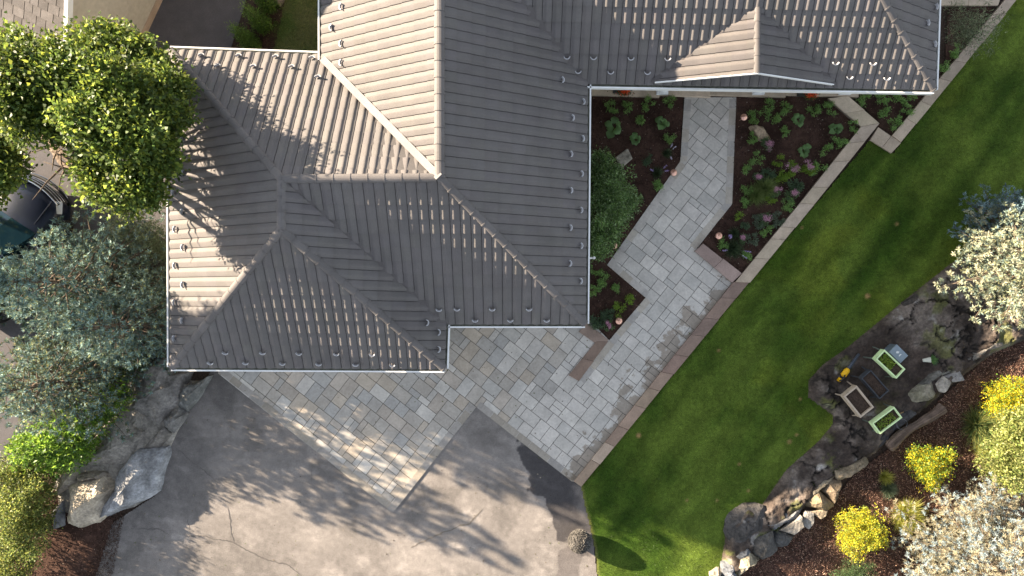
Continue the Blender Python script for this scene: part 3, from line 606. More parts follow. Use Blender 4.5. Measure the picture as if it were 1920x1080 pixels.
# front gable on the long wing
gl, gR_, gp = P(1228, 154, 3.09), P(1562, 158, 3.09), P(1420, 137, 3.93); gb = P(1421, 8, 3.93)
gl2, gr2 = P(1222, 154, 3.07), P(1566, 160, 3.07)
def gable_face(key, vs): return roof_face(key, vs)
fs['GW'] = gable_face('GW', [gl+Vector((0, .02, 0))+Vector((0, 1.7, 0)), gl, gp, gb])
fs['GE'] = gable_face('GE', [gR_, gR_+Vector((0, 1.7, 0)), gb, gp])
gm = MB(); gm.add([gl-HO+Vector((0, .22, -.25)), gR_-HO+Vector((0, .22, -.25)), gR_-HO+Vector((0, .22, -.03)), gp-HO+Vector((0, .22, -.03)), gl-HO+Vector((0, .22, -.03))], [(0, 1, 2, 3, 4)], (1, 1, 1)); gm.build('gable_wall', M_WALL, H)
for a, b in ((gl, gp), (gR_, gp)):
    m = MB(); d = (b-a); L_ = d.length; M3 = d.normalized().to_track_quat('X', 'Z').to_matrix(); m.box((a+b)/2-HO+Vector((0, -.012, .0)), (L_, .022, .07), rot=M3); m.build('rake_board', M_WHITE, H)
# ridge and hip caps
def cap(a, b, r_=.105, name='ridge_cap', over=0.0, lift=.02):
    d = (b-a); L_ = d.length; d.normalize(); n_ = max(1, int(L_/.36)); s = d.cross(Vector((0, 0, 1))).normalized(); up = s.cross(d).normalized(); mb = MB()
    for k in range(n_):
        t0, t1 = k/n_*L_, (k+1)/n_*L_+.03; p0, p1 = a+d*t0, a+d*t1; V = []; f = random.uniform(.9, 1.08)
        for p, rr in ((p0, r_*1.07), (p0+d*.03, r_*1.07), (p0+d*.032, r_*.97), (p1, r_*.92)):
            for q in range(9):
                an = math.pi*q/8; V.append(p+s*rr*math.cos(an)+up*(rr*math.sin(an)*.75+lift-.04)-HO)
        F = [(i*9+q, i*9+q+1, (i+1)*9+q+1, (i+1)*9+q) for i in range(3) for q in range(8)]; F.append(tuple(range(9))[::-1])
        mb.add(V, F, (f, f, f))
    return mb.build(name, M_ROOF, H)
cap(pt['rA_n'], J+Vector((-.1, 0, 0))); cap(pt['rA_s'], pt['rA_n']); cap(J, Vector((J.x, 14.5, ZR)), .12)
cap(CrW, CrE); cap(gp, gb, .085)
for a, b in (('A_nw', 'rA_n'), ('A_sw', 'rA_s'), ('A_se', 'rA_s'), ('B_se', 'J')): cap(pt[a], pt[b], name='hip_cap')
cap(Cse, CrE, name='hip_cap'); cap(CneE, CrE, name='hip_cap')
# valleys
def valley(a, b, w_=.10, c=(.9, .9, .9), h=.045, mat=None):
    d = (b-a); L_ = d.length; M3 = d.normalized().to_track_quat('X', 'Z').to_matrix(); m = MB(); m.box((a+b)/2-HO+Vector((0, 0, h-.02)), (L_, w_*2, .03), rot=M3, col=c); return m.build('valley_flashing', mat or M_ROOF, H)
valley(Bw0+Vector((.03, .0, .02)), J, .085, (1.6, 1.6, 1.6), .09); valley(pt['B_s0'], pt['rA_n'], .11, (.8, .78, .78)); valley(Cc, CrW, .11, (.8, .78, .78))
valley(gl2, gb, .05, (.72, .7, .7), .03); valley(gr2, gb, .05, (.72, .7, .7), .03)
# gutters: an open trough with a bright outer lip
def gutter(a, b, side):
    d = (b-a); L_ = d.length; d.normalize(); n = Vector((d.y, -d.x, 0))*side; t = MB(); V = []
    prof = [(.0, .0), (.0, -.10), (.066, -.10), (.066, .02), (.102, .02), (.102, -.12), (-.012, -.12), (-.012, 0)]
    for p in (a-d*.0, b+d*.0):
        for o_, z_ in prof: V.append(p+n*o_+Vector((0, 0, z_-.0))-HO)
    m = len(prof); F = [(i, (i+1) % m, m+(i+1) % m, m+i) for i in range(m)]+[tuple(range(m)), tuple(range(2*m-1, m-1, -1))]
    o = pmesh('gutter', V, F, [M_WHITE, M_GUTTER], H, False, [(1, 1, 1, 1)]*len(F), [1, 1, 0, 0, 0, 0, 0, 0, 0, 0]); return o
dn = Vector((0, 0, -.01))
for a, b, s in ((pt['A_sw'], pt['A_nw'], -1), (pt['A_nw'], pt['A_ne'], -1), (pt['A_sw'], pt['A_se'], 1), (pt['A_se'], pt['A_e2'], 1), (pt['B_s0']+Vector((.05, 0, 0)), pt['B_se'], 1), (pt['B_se'], pt['B_nec'], 1), (Cc, Cse, 1), (Cse, CneE, 1), (Bw0, BwN, -1), (BneN, BneN+Vector((0, 3, 0)), 1)):
    gutter(a+dn, b+dn, s)
# snow guards on the plane below each pixel
def on_face(key, u, v):
    o, eu, ev, n = FACES[key]; c = Vector((0, 0, CAM_H)); d = P(u, v, 0)-c; t = (o+n*.045-c).dot(n)/d.dot(n); return c+d*t
def guard_mesh():
    V = []; F = []; n = 12; r_ = .083; th = .016; h = .06
    for i in range(n+1):
        a = math.pi*(.06+.88*i/n)
        for rr, z in ((r_, 0), (r_, h), (r_-th, h), (r_-th, 0)): V.append((rr*math.cos(a), -rr*math.sin(a)*1.0, z))
    for i in range(n):
        for k in range(4): F.append((i*4+k, i*4+(k+1) % 4, i*4+4+(k+1) % 4, i*4+4+k))
    me = bpy.data.meshes.new('snow_guard'); me.from_pydata(V, [], F); me.materials.append(M_GUARD)
    a = me.attributes.new('Col', 'FLOAT_COLOR', 'FACE'); a.data.foreach_set('color', [1.0]*(4*len(F))); return me
GM = guard_mesh()
SG = {'AS': [(395, 677), (423, 658), (461, 677), (493, 658), (530, 678), (561, 659), (598, 679), (631, 660), (667, 680), (698, 661), (736, 681)],
 'BS': [(823, 577), (857, 576), (891, 597), (923, 576), (957, 597), (992, 576), (1025, 597)], 'AE': [(797, 605), (819, 623), (819, 655)],
 'BE': [(1051, 150), (1090, 191), (1070, 221), (1089, 260), (1067, 289), (1087, 326), (1067, 357), (1086, 394), (1066, 427), (1086, 461), (1065, 494), (1085, 527)],
 'AW': [(329, 225), (345, 259), (329, 294), (345, 325), (328, 360), (345, 397), (331, 430), (346, 464), (331, 498), (346, 534), (330, 567), (345, 601), (330, 634)],
 'AN': [(378, 107), (409, 127), (448, 108), (475, 128), (517, 110), (547, 129), (585, 112), (596, 148)], 'BW': [(643, 13), (625, 52), (643, 82), (643, 118)],
 'CS': [(1063, 104), (1084, 131), (1113, 105), (1145, 132), (1183, 106), (1214, 133), (1252, 107), (1567, 115), (1593, 142), (1637, 116), (1663, 144)], 'CE': [(1752, 13), (1736, 43), (1749, 83)]}
for key, lst in SG.items():
    o, eu, ev, n = FACES[key]; M4 = Matrix((eu, ev, n)).transposed().to_4x4()
    for u, v in lst:
        s = bpy.data.objects.new('snow_guard', GM); COL.objects.link(s); s.parent = fs[key]; s.matrix_local = Matrix.Translation(on_face(key, u, v)-HO) @ M4
# walls, windows and doors (under the eaves)
def wallbox(x0, y0, x1, y1, z=2.93):
    m = MB(); m.prism([(x0-HO.x, y0-HO.y), (x1-HO.x, y0-HO.y), (x1-HO.x, y1-HO.y), (x0-HO.x, y1-HO.y)], 0, z, (1, 1, 1)); m.build('wall', M_WALL, H)
wallbox(-8.1, -1.6, -2.05, 5.5); wallbox(-4.3, -.52, 1.45, 14.4, 2.9); wallbox(1.44, 6.45, 10.1, 11.3, 2.88)
# soffit board closing the eaves
so = MB()
for q in ([pt['A_nw'], pt['A_sw'], pt['A_se'], pt['A_e2'], pt['A_ne']], [pt['B_s0'], pt['B_se'], pt['B_nec'], BneN+Vector((0, 3, 0)), BwN, Bw0], [Cc, Cse, CneE, BneN]):
    so.add([Vector((p.x, p.y, 2.86))-HO for p in q], [tuple(range(len(q)))], (.9, .9, .9))
so.build('soffit', M_WHITE, H)
def opening(name, cx, cy, w_, z0, z1, face, mat):
    dx, dy = (w_, .06) if face in 'ns' else (.06, w_); m = MB(); m.box((cx-HO.x, cy-HO.y, (z0+z1)/2), (dx+(.14 if face in 'ns' else 0), dy+(.14 if face in 'ew' else 0), z1-z0+.14)); fr = m.build(name+'_frame' if name == 'door' else 'window', M_WHITE, H)
    m = MB(); off = {'n': (0, .03), 's': (0, -.03), 'e': (.03, 0), 'w': (-.03, 0)}[face]; m.box((cx-HO.x+off[0], cy-HO.y+off[1], (z0+z1)/2), (dx, dy, z1-z0)); m.build('door' if name == 'door' else 'pane', mat, fr)
M_DOOR = surf('door_wood', (.18, .08, .04), .5, .3)
opening('door', 5.9, 6.45, 1.0, .1, 2.15, 's', M_DOOR)
for x in (3.0, 4.3, 7.6, 9.0): opening('window', x, 6.45, .9, .9, 2.1, 's', M_GLASS)
for y in (1.0, 3.4): opening('window', 1.45, y, 1.2, .9, 2.1, 'e', M_GLASS)
opening('window', -5, -1.6, 4.6, .05, 2.3, 's', M_PLAIN); opening('window', -.6, -.52, 1.6, .9, 2.1, 's', M_GLASS)
for y in (.5, 3.2): opening('window', -8.1, y, 1.0, 1.0, 2.1, 'w', M_GLASS)
# porch: stone step, columns, downpipe
m = MB(); xs_ = [P(1108, 186).x, P(1235, 186).x, P(1330, 186).x, P(1470, 186).x, P(1606, 186).x]
for a, b in zip(xs_[:-1], xs_[1:]): f = random.uniform(.9, 1.1); m.prism([(a+.004-HO.x, P(0, 180.5).y-HO.y), (b-.004-HO.x, P(0, 184.5).y-HO.y), (b-.004-HO.x, 6.44-HO.y), (a+.004-HO.x, 6.44-HO.y)], 0, .14, (.50*f, .40*f, .30*f), .008)
m.build('porch_floor', M_COP, H)
for u in (1241, 1421, 1583):
    c = P(u, 171, .15); m = MB(); m.box((c.x-HO.x, c.y-HO.y+.06, .19), (.34, .34, .10)); col = m.build('porch_column', M_WHITE, H)
    m = MB(); m.lathe([(.15, 0), (.16, .04), (.15, .08), (.115, .12), (.11, 1.5), (.095, 2.62)], (c.x-HO.x, c.y-HO.y+.06, .24), 20); m.build('column_shaft', M_WHITE, col, True)
m = MB(); a = P(1106, 484, 2.2)-HO; b = P(1114, 483.5, 2.2)-HO; m.tube([a-Vector((.1, 0, 0)), b], .025, 8); m.lathe([(0, .04), (.035, .035), (.04, 0), (.035, -.035), (0, -.04)], tuple(b), 10); m.build('wall_lamp', M_WHITE, H)

# ------------------------------------------------------------------ the neighbour's house, top left
NH = empty('neighbor_house', (-14, 9, 0), 0, 'neighbouring house with grey shingle roof and beige lapped siding at the top left', 'house'); NO = Vector((-14, 9, 0))
wv = Vector((.42, .907, 0)); lv = Vector((-.907, .42, 0)); P0 = Vector((-10.88, 7.1, 0))
def nz_(s): return 3.45+.60*s
m = MB(); s = -3.0; nb = 26
s0, s1 = -1.0, 5.0
for k in range(60):       # lapped boards on the gable wall
    z0, z1 = k*.12, (k+1)*.12
    sa = max(s0, (z1-3.35)/.60); sb = s1
    if sa > sb: break
    a, b = P0+wv*sa, P0+wv*sb; n = -lv
    m.add([a+n*.022+Vector((0, 0, z0))-NO, b+n*.022+Vector((0, 0, z0))-NO, b+n*.004+Vector((0, 0, z1))-NO, a+n*.004+Vector((0, 0, z1))-NO], [(0, 1, 2, 3)], (.44, .39, .31))
    m.add([a+n*.0+Vector((0, 0, z0))-NO, b+Vector((0, 0, z0))-NO, b+n*.022+Vector((0, 0, z0))-NO, a+n*.022+Vector((0, 0, z0))-NO], [(0, 1, 2, 3)], (.42, .37, .30))
m.build('siding', M_PLAIN, NH)
m = MB(); fo = P0+wv*s0; q = [fo-lv*.03, P0+wv*s1-lv*.03, P0+wv*s1-lv*.0, fo]; m.prism([tuple((p-NO).xy) for p in q], 0, .26, (.40, .30, .22)); m.build('foundation', M_COP, NH)
m = MB(); q = [P0+wv*s0+lv*8, P0+wv*s0, P0+wv*5+lv*0, P0+wv*5+lv*8]; m.prism([tuple((p+lv*.01-NO).xy) for p in q], 0, 2.7, (.4, .36, .3)); m.build('wall', M_WALL, NH)
m = MB(); rr = random.Random(9); row = .20; k = 0; s = -1.3
ov = -lv*.10
while s < 5.0:
    x = -.0; x = -rr.uniform(0, .3)
    while x < 8:
        l = rr.choice([.22, .3, .26, .34]); xa, xb = max(0, x), x+l
        if xb > 0:
            f = rr.uniform(.75, 1.2); e = .012; z0 = nz_(s)+.035; z1 = nz_(s+row*1.05)
            a = P0+ov+wv*s+lv*(xa+.012); b = P0+ov+wv*s+lv*(xb-.004); c2 = P0+ov+wv*(s+row*1.02)+lv*(xb-.004); d2 = P0+ov+wv*(s+row*1.02)+lv*(xa+.012)
            V = [a+Vector((0, 0, z0)), b+Vector((0, 0, z0)), c2+Vector((0, 0, z1)), d2+Vector((0, 0, z1)), a+Vector((0, 0, z0-.035)), b+Vector((0, 0, z0-.035))]
            m.add([v-NO for v in V], [(0, 3, 2, 1), (4, 0, 1, 5)], (.15*f, .135*f, .128*f))
        x += l
    s += row
m.add([v-NO for v in (P0+ov-wv*1.3+Vector((0, 0, nz_(-1.3)-.02)), P0+ov+wv*5+Vector((0, 0, nz_(5)-.02)), P0+ov+wv*5+lv*8+Vector((0, 0, nz_(5)-.02)), P0+ov-wv*1.3+lv*8+Vector((0, 0, nz_(-1.3)-.02)))], [(0, 1, 2, 3)], (.05, .045, .045))
m.build('roof', M_SHINGLE, NH)
m = MB(); a = P0+ov-lv*.05-wv*1.3+Vector((0, 0, nz_(-1.3)+.0)); b = P0+ov-lv*.05+wv*5+Vector((0, 0, nz_(5)+.0)); d = b-a; m.box((a+b)/2-NO, (d.length, .10, .17), rot=Matrix((d.normalized(), -lv, d.normalized().cross(-lv))).transposed()); m.build('rake_board', M_WHITE, NH)

# ------------------------------------------------------------------ plants
def unit(v): return v/np.maximum(np.linalg.norm(v, axis=-1, keepdims=True), 1e-9)
def leaf_quads(Pp, D, S, L, W, fold=.25):
    Nn = np.cross(D, S); L = L[:, None]; W = W[:, None]
    a = Pp; b = Pp+D*L*.45+S*W*.5+Nn*W*fold; c = Pp+D*L; d = Pp+D*L*.45-S*W*.5+Nn*W*fold
    return np.stack([a, b, c, d], 1).reshape(-1, 3)
def rdir(n, r): return unit(r.normal(size=(n, 3)))
def perp(D, r): return unit(np.cross(D, rdir(len(D), r)))
def palette(cols, n, r, var=.25):
    c = np.asarray(cols)[r.integers(0, len(cols), n)]*r.uniform(1-var, 1+var, (n, 1)); return np.concatenate([c, np.ones((n, 1))], 1)
def cloud(lobes, n, r, shell=.72, clump=0, cr=.16, up=0.0):
    """lobes (x,y,z,rx,rz); leaf positions concentrated in the outer shell, gathered in clumps"""
    lb = np.asarray(lobes, float); w_ = lb[:, 3]**2; m = clump or n; idx = r.choice(len(lb), m, p=w_/w_.sum()); d = rdir(m, r)
    if up: d[:, 2] = np.where(d[:, 2] < -up, -d[:, 2], d[:, 2])
    rad = (shell+(1-shell)*r.random(m)**.7); inn = r.random(m) < .18; rad[inn] *= r.random(inn.sum())
    nv = np.array([mnoise.noise(Vector((dd_[0]*3+i_*5.3, dd_[1]*3, dd_[2]*3))) for dd_, i_ in zip(d.tolist(), idx.tolist())]); rad = rad*(.93+.6*nv)
    p = lb[idx, :3]+d*np.stack([lb[idx, 3], lb[idx, 3], lb[idx, 4]], 1)*rad[:, None]
    if clump:
        j = r.integers(0, m, n); o = r.normal(size=(n, 3))*cr*r.uniform(.5, 1.4, m)[j][:, None]; out = unit(d[j]*.8+unit(o)); return p[j]+o, out, j
    return p, d, idx
def limb_tree(mb, base, tips, r0, seed):
    rr = random.Random(seed); base = Vector(base)
    for t in tips:
        t = Vector(t); mid = base.lerp(t, .5)+Vector((rr.uniform(-.2, .2), rr.uniform(-.2, .2), rr.uniform(0, .25)))*(t-base).length*.3
        mb.tube([base, mid, t], [r0, r0*.6, r0*.18], 6)
        for _ in range(4):
            s = mid.lerp(t, rr.uniform(0, .8)); e = s+Vector((rr.uniform(-1, 1), rr.uniform(-1, 1), rr.uniform(-.1, .8)))*(t-base).length*.16
            mb.tube([s, s.lerp(e, .5)+Vector((0, 0, .05)), e], [r0*.3, r0*.2, r0*.06], 5)
def broadleaf(name, label, cat, base, lobes, n, clumps, L, W, cols, seed, trunk=None, group=None, cr=.16, r0=.1, shell=.72, var=.28):
    r = np.random.default_rng(seed); t = empty(name, base, 0, label, cat, group); B = np.array(base)
    p, out, j = cloud(lobes, n, r, shell, clumps, cr); p = p-B; keep = p[:, 2] > .03; p = p[keep]; out = out[keep]; j = j[keep] if clumps else j[keep]; m = len(p)
    D = unit(out*.6+rdir(m, r)*.8+np.array([0, 0, .1])); S = perp(D, r); S[:, 2] *= .35; S = unit(S)
    tone = r.uniform(.55, 1.5, clumps or len(lobes))[j]
    c = palette(cols, m, r, var); c[:, :3] *= tone[:, None]
    npmesh('foliage' if cat != 'tree' else 'crown', leaf_quads(p, D, S, L*r.uniform(.6, 1.3, m), W*r.uniform(.6, 1.3, m)), 4, M_LEAF, t, fcol=c)
    mb = MB(); z0 = trunk or .15; top = Vector((0, 0, z0)); mb.tube([(0, 0, -.05), (0.02, .01, z0*.5), top], [r0*1.2, r0, r0*.9], 8)
    limb_tree(mb, top, [Vector(l[:3])-Vector(base) for l in lobes], r0*.6, seed); mb.build('trunk' if cat == 'tree' else 'stem', M_BARK, t, True); return t

# big broadleaf tree at the left, overhanging the garage roof
def Lb(u, v, z, rp, rz=None): p = P(u, v, z); s = 64*CAM_H/(CAM_H-z); return (p.x, p.y, p.z, rp/s, (rz if rz else rp/s*.8))
GRN = [(.10, .15, .028), (.075, .12, .025), (.14, .19, .03), (.06, .10, .022), (.055, .10, .02), (.18, .22, .035)]
broadleaf('broadleaf_tree', 'large bright green broadleaf tree overhanging the left end of the garage roof', 'tree', P(165, 250), [
 Lb(170, 95, 4.2, 38), Lb(230, 108, 4.0, 40), Lb(115, 150, 5.6, 56), Lb(205, 165, 5.5, 58), Lb(285, 168, 4.5, 40), Lb(298, 225, 5.1, 38), Lb(235, 250, 5.8, 56), Lb(165, 225, 6.0, 48),
 Lb(190, 330, 5.3, 36), Lb(255, 345, 5.3, 36), Lb(35, 105, 5.2, 36), Lb(20, 160, 5.8, 60), Lb(50, 225, 5.6, 42), Lb(290, 290, 5.4, 30), Lb(225, 72, 3.9, 20), Lb(100, 118, 5.2, 32), Lb(165, 300, 5.2, 22), Lb(268, 102, 4.0, 20),
 Lb(332, 165, 4.4, 18), Lb(332, 215, 4.9, 18), Lb(305, 125, 4.0, 18), Lb(182, 62, 4.0, 18), Lb(198, 362, 4.9, 16), Lb(285, 365, 5.1, 16), Lb(314, 302, 5.1, 16), Lb(238, 382, 5.1, 14), Lb(120, 240, 5.0, 22)],
 70000, 1400, .105, .07, GRN, 101, 2.4, cr=.13, r0=.17)
broadleaf('broadleaf_tree', 'green broadleaf tree cut by the left edge just above the parked car', 'tree', P(-40, 300), [Lb(-5, 312, 2.8, 36), Lb(-20, 260, 2.9, 44), Lb(-60, 320, 2.8, 60), Lb(8, 275, 2.8, 25)], 16000, 420, .12, .08, GRN, 102, 2.0, cr=.14)
# the big laurel like bush at the house corner
DG = [(.12, .20, .06), (.08, .145, .05), (.15, .25, .075), (.24, .33, .16)]
broadleaf('broadleaf_tree', 'tall slender broadleaf tree added out of view beyond the left edge to shade the lawn tip', 'tree', (-17.1, 3.2, 0), [(-17.0, 2.9, 6.3, .55, .5), (-17.1, 3.3, 7.0, .6, .5), (-17.0, 3.75, 7.8, .5, .5), (-17.3, 3.3, 7.5, .4, .4)], 8000, 260, .11, .075, GRN, 113, 5.4, cr=.13, r0=.08)  # unseen tree added, its narrow crown shaped to shade only the lawn tip
broadleaf('leafy_bush', 'large glossy dark green bush against the right side of the main roof', 'bush', P(1145, 390), [Lb(1125, 315, .7, 32), Lb(1145, 350, .8, 42), Lb(1140, 400, .8, 45), Lb(1125, 450, .6, 32), Lb(1165, 385, .5, 26), Lb(1120, 470, .4, 18), Lb(1185, 375, .3, 16)], 17000, 900, .075, .035, DG, 103, cr=.07, r0=.03)
broadleaf('leafy_shrub', 'bright yellow green leafy shrub between the spruces and the sunlit slab', 'shrub', P(130, 820), [Lb(60, 840, .7, 34), Lb(100, 815, .8, 40), Lb(145, 790, .8, 36), Lb(185, 765, .7, 30), Lb(215, 745, .6, 24), Lb(130, 845, .6, 34), Lb(95, 860, .5, 30), Lb(165, 815, .5, 26)], 12000, 800, .13, .045, [(.13, .24, .03), (.09, .18, .03), (.18, .28, .035)], 104, cr=.09, r0=.03)
broadleaf('leafy_shrub', 'low yellow green small leaved shrub in the bottom left corner', 'shrub', P(35, 980), [Lb(20, 900, .7, 42), Lb(55, 925, .8, 40), Lb(15, 970, .9, 48), Lb(45, 1010, .9, 42), Lb(20, 1050, .8, 42), Lb(75, 960, .5, 26), Lb(60, 890, .5, 26), Lb(0, 1080, .8, 40)], 24000, 650, .065, .042, [(.17, .20, .05), (.11, .15, .035), (.22, .24, .06), (.08, .12, .035)], 105, cr=.10, r0=.03)
broadleaf('leafy_shrub', 'dark green shrub in the shade between the spruces and the grey flat boulder', 'shrub', P(262, 640), [Lb(235, 655, .5, 26), Lb(255, 675, .5, 24), Lb(245, 520, .5, 22), Lb(230, 700, .4, 22)], 4500, 300, .07, .03, [(.06, .10, .03), (.045, .08, .025)], 106, cr=.07, r0=.02)
# yellow shrubs at the right
YEL = [(.42, .40, .03), (.55, .46, .03), (.30, .34, .04), (.18, .26, .04)]; YG = [(.14, .24, .035), (.20, .30, .04), (.5, .42, .02), (.09, .17, .03)]
broadleaf('yellow_shrub', 'round golden yellow shrub on the mulch beside the striped grass tuft', 'shrub', P(1610, 1000), [Lb(1600, 985, .55, 30), Lb(1622, 1000, .6, 34), Lb(1600, 1018, .5, 28), Lb(1640, 1005, .4, 24), Lb(1625, 975, .4, 22)], 9500, 500, .045, .03, YEL, 107, cr=.05, r0=.02, var=.2)
broadleaf('yellow_shrub', 'green shrub with yellow flowering tips below the driftwood log', 'shrub', P(1745, 872), [Lb(1728, 862, .5, 28), Lb(1752, 868, .55, 32), Lb(1745, 890, .45, 26), Lb(1770, 862, .4, 22), Lb(1740, 900, .35, 18)], 8500, 450, .045, .03, YG+[(.5, .42, .02)], 108, cr=.05, r0=.02)
broadleaf('yellow_shrub', 'yellow flowered shrub at the right edge under the sunlit spruce', 'shrub', P(1890, 745), [Lb(1880, 745, .6, 32), Lb(1905, 735, .6, 30), Lb(1870, 765, .5, 24), Lb(1925, 755, .6, 30)], 8500, 450, .045, .03, YG+[(.6, .48, .02), (.6, .48, .02)], 109, cr=.05, r0=.02)
broadleaf('pale_shrub', 'tall pale yellow green shrub on the right edge above the lower spruce', 'shrub', P(1895, 830), [Lb(1900, 800, 1.0, 30), Lb(1920, 835, 1.2, 42), Lb(1882, 850, .9, 32), Lb(1900, 885, 1.0, 38), Lb(1935, 785, 1.1, 34), Lb(1850, 872, .5, 16)], 16000, 420, .075, .045, [(.30, .32, .10), (.22, .26, .08), (.38, .39, .16), (.13, .18, .05)], 110, cr=.08, r0=.03, var=.2)
broadleaf('green_shrub', 'dark green fine leaved shrub at the bottom edge beside the lower spruce', 'shrub', P(1610, 1075), [Lb(1595, 1075, .35, 24), Lb(1620, 1068, .35, 20), Lb(1575, 1082, .3, 18)], 4000, 250, .05, .014, [(.08, .13, .05), (.06, .10, .04)], 111, cr=.05, r0=.015)
# wispy olive tree, top right
broadleaf('olive_tree', 'wispy grey green olive tree with narrow leaves over the top right wall', 'tree', P(1812, 60), [Lb(1810, 40, 1.6, 26), Lb(1835, 50, 1.7, 28), Lb(1825, 75, 1.4, 26), Lb(1800, 62, 1.4, 24), Lb(1870, 58, 1.4, 9), Lb(1875, 30, 1.4, 12), Lb(1845, 5, 1.3, 12), Lb(1790, 20, 1.2, 14), Lb(1855, 92, 1.0, 8)], 3000, 420, .085, .016, [(.13, .16, .09), (.19, .22, .13), (.09, .12, .06)], 112, .6, cr=.07, r0=.02)
# small columnar cedars, top
for k, (bu, bv, tu, tv, lb_) in enumerate([(497, 52, 450, 18, 'middle one of three narrow cedar shrubs along the road at the top'), (474, 84, 438, 70, 'lowest of three narrow cedar shrubs beside the garage roof'), (508, 14, 478, -14, 'highest of three narrow cedar shrubs cut by the top edge')]):
    h = 1.55 if k != 1 else 1.3; b = P(bu, bv); lobes = [(b.x, b.y, h*t, .25*(1-t*.8), .22) for t in (.15, .35, .55, .75, .92)]
    broadleaf('cedar_shrub', lb_, 'cedar', b, lobes, 4200, 260, .07, .02, [(.10, .18, .03), (.13, .22, .035), (.07, .13, .025)], 120+k, cr=.06, r0=.03, group='narrow cedar shrubs by the road')

# spruces ----------------------------------------------------------------
def spruce(label, base, Ht, Rm, cols, seed, lev=15, bl=(.05, .075), wd=.011, nb=9, zmin=.12, tipcols=None, dens=1.0, droop=.12, group='blue spruces'):
    r = np.random.default_rng(seed); rr = random.Random(seed); t = empty('spruce_tree', base, 0, label, 'spruce tree', group); tw = MB(); pts = []; dr = []
    tw.tube([(0, 0, -.05), (0.02, 0, Ht*.5), (0, 0, Ht)], [.11, .07, .012], 8)
    for k in range(lev):
        f = k/(lev-1); z = Ht*(zmin+(1-zmin)*f); Rr = Rm*(1-f)**.66*.98+.10; nbz = max(4, int((9-4*f)))
        a0 = rr.uniform(0, 6.28)
        for b_ in range(nbz):
            a = a0+6.283*b_/nbz+rr.uniform(-.22, .22); L_ = Rr*rr.uniform(.72, 1.18); d = np.array([math.cos(a), math.sin(a), 0]); side = np.array([-math.sin(a), math.cos(a), 0]); n = max(3, int(L_/.10*dens))
            end = d*L_+np.array([0, 0, z+L_*.10-droop*L_*L_*.3]); tw.tube([(0, 0, z), tuple(d*L_*.5+np.array([0, 0, z+L_*.12])), tuple(end)], [.03*(1-f)+.01, .018*(1-f)+.006, .004], 5, cap=False)
            n = max(2, int(L_/.17*dens))
            for i in range(n+1):
                s = (i+.5+rr.uniform(-.3, .3))/(n+1); p = d*L_*s+np.array([0, 0, z+L_*.1*s*2*(1-s*.5)-droop*L_*L_*.3*s*s])
                if s > .3 or f > .7: pts.append(p+np.array([0, 0, .03])); dr.append(d*.6+np.array([0, 0, .6]))
                for sg in (-1, 1):
                    l2 = (.42*L_*(1-s)+.10)*rr.uniform(.5, 1.25)*min(1, s*3); q = d*.62+side*sg*.78; m2 = max(1, int(l2/.13*dens))
                    for j in range(1, m2+1):
                        if s*L_ < .15: continue
                        pts.append(p+q*l2*j/m2+np.array([0, 0, rr.uniform(-.05, .07)])); dr.append(q*.6+np.array([0, 0, rr.uniform(.2, 1.0)]))
    pts = np.array(pts); dr = unit(np.array(dr)); m = len(pts); pts = pts+r.normal(size=(m, 3))*.035
    nb = int(nb*1.9); Pq = np.repeat(pts, nb, 0); Dq = np.repeat(dr, nb, 0); Pq = Pq+Dq*r.uniform(-.04, .05, (m*nb, 1)); D = unit(Dq*.6+rdir(m*nb, r)*.85); S = perp(D, r)
    kk = r.uniform(0, 1, m); tone = np.repeat(r.uniform(.5, 1.5, m), nb); c = palette(cols, m*nb, r, .22); c[:, :3] *= tone[:, None]
    if tipcols is not None: pk = np.repeat(kk < .35, nb); c[pk] = palette(tipcols, pk.sum(), r, .2)
    npmesh('needles', leaf_quads(Pq, D, S, r.uniform(bl[0], bl[1], m*nb), np.full(m*nb, wd*1.0)*r.uniform(.8, 1.4, m*nb), .1), 4, M_NEEDLE, t, fcol=c)
    tw.build('trunk', M_BARK, t, True); return t
BS_ = [(.14, .215, .205), (.10, .165, .15), (.19, .275, .265), (.12, .17, .12), (.15, .17, .08)]
spruce('tall blue green spruce at the left edge partly covering the parked car', (-11.2, .15, 0), 4.9, 2.15, BS_, 201, 14, (.08, .12), .022, 12, dens=.72)
spruce('blue green spruce with spreading branches nearest the garage corner', (-10.0, -.95, 0), 4.5, 1.6, BS_, 202, 12, (.08, .12), .022, 12, dens=.72)
spruce('blue green spruce lowest of the left group above the leafy shrub', (-12.2, -2.5, 0), 3.8, 1.9, BS_+[(.20, .19, .07)], 203, 13, (.08, .12), .022, 12, dens=.72)
spruce('low blue green spruce at the left edge in front of the car windscreen', (-13.7, .15, 0), 2.3, 1.15, BS_, 209, 9, (.08, .12), .022, 12, dens=.72)
broadleaf('juniper_bush', 'soft grey green juniper bush touching the middle of the garage left eave', 'bush', P(290, 470), [Lb(285, 445, 1.3, 30), Lb(300, 470, 1.1, 26), Lb(255, 440, 1.2, 26), Lb(225, 428, 1.2, 22)], 9000, 480, .06, .014, [(.13, .17, .09), (.10, .14, .07), (.17, .20, .12)], 205, cr=.07, r0=.03)
PS = [(.20, .24, .18), (.16, .21, .17), (.24, .26, .17), (.12, .17, .155), (.20, .20, .10)]
spruce('sunlit pale silvery spruce on the right edge above the planters', (13.55, .5, 0), 4.2, 1.6, PS, 206, 15, (.08, .125), .021, 13, .25, tipcols=[(.33, .34, .25), (.36, .35, .24)], dens=.8)
spruce('blue shaded low spruce peeking out left behind the sunlit silvery one', (13.9, 1.75, 0), 2.0, 1.1, [(.16, .23, .25), (.12, .17, .19)], 207, 10, (.07, .10), .022, 8)
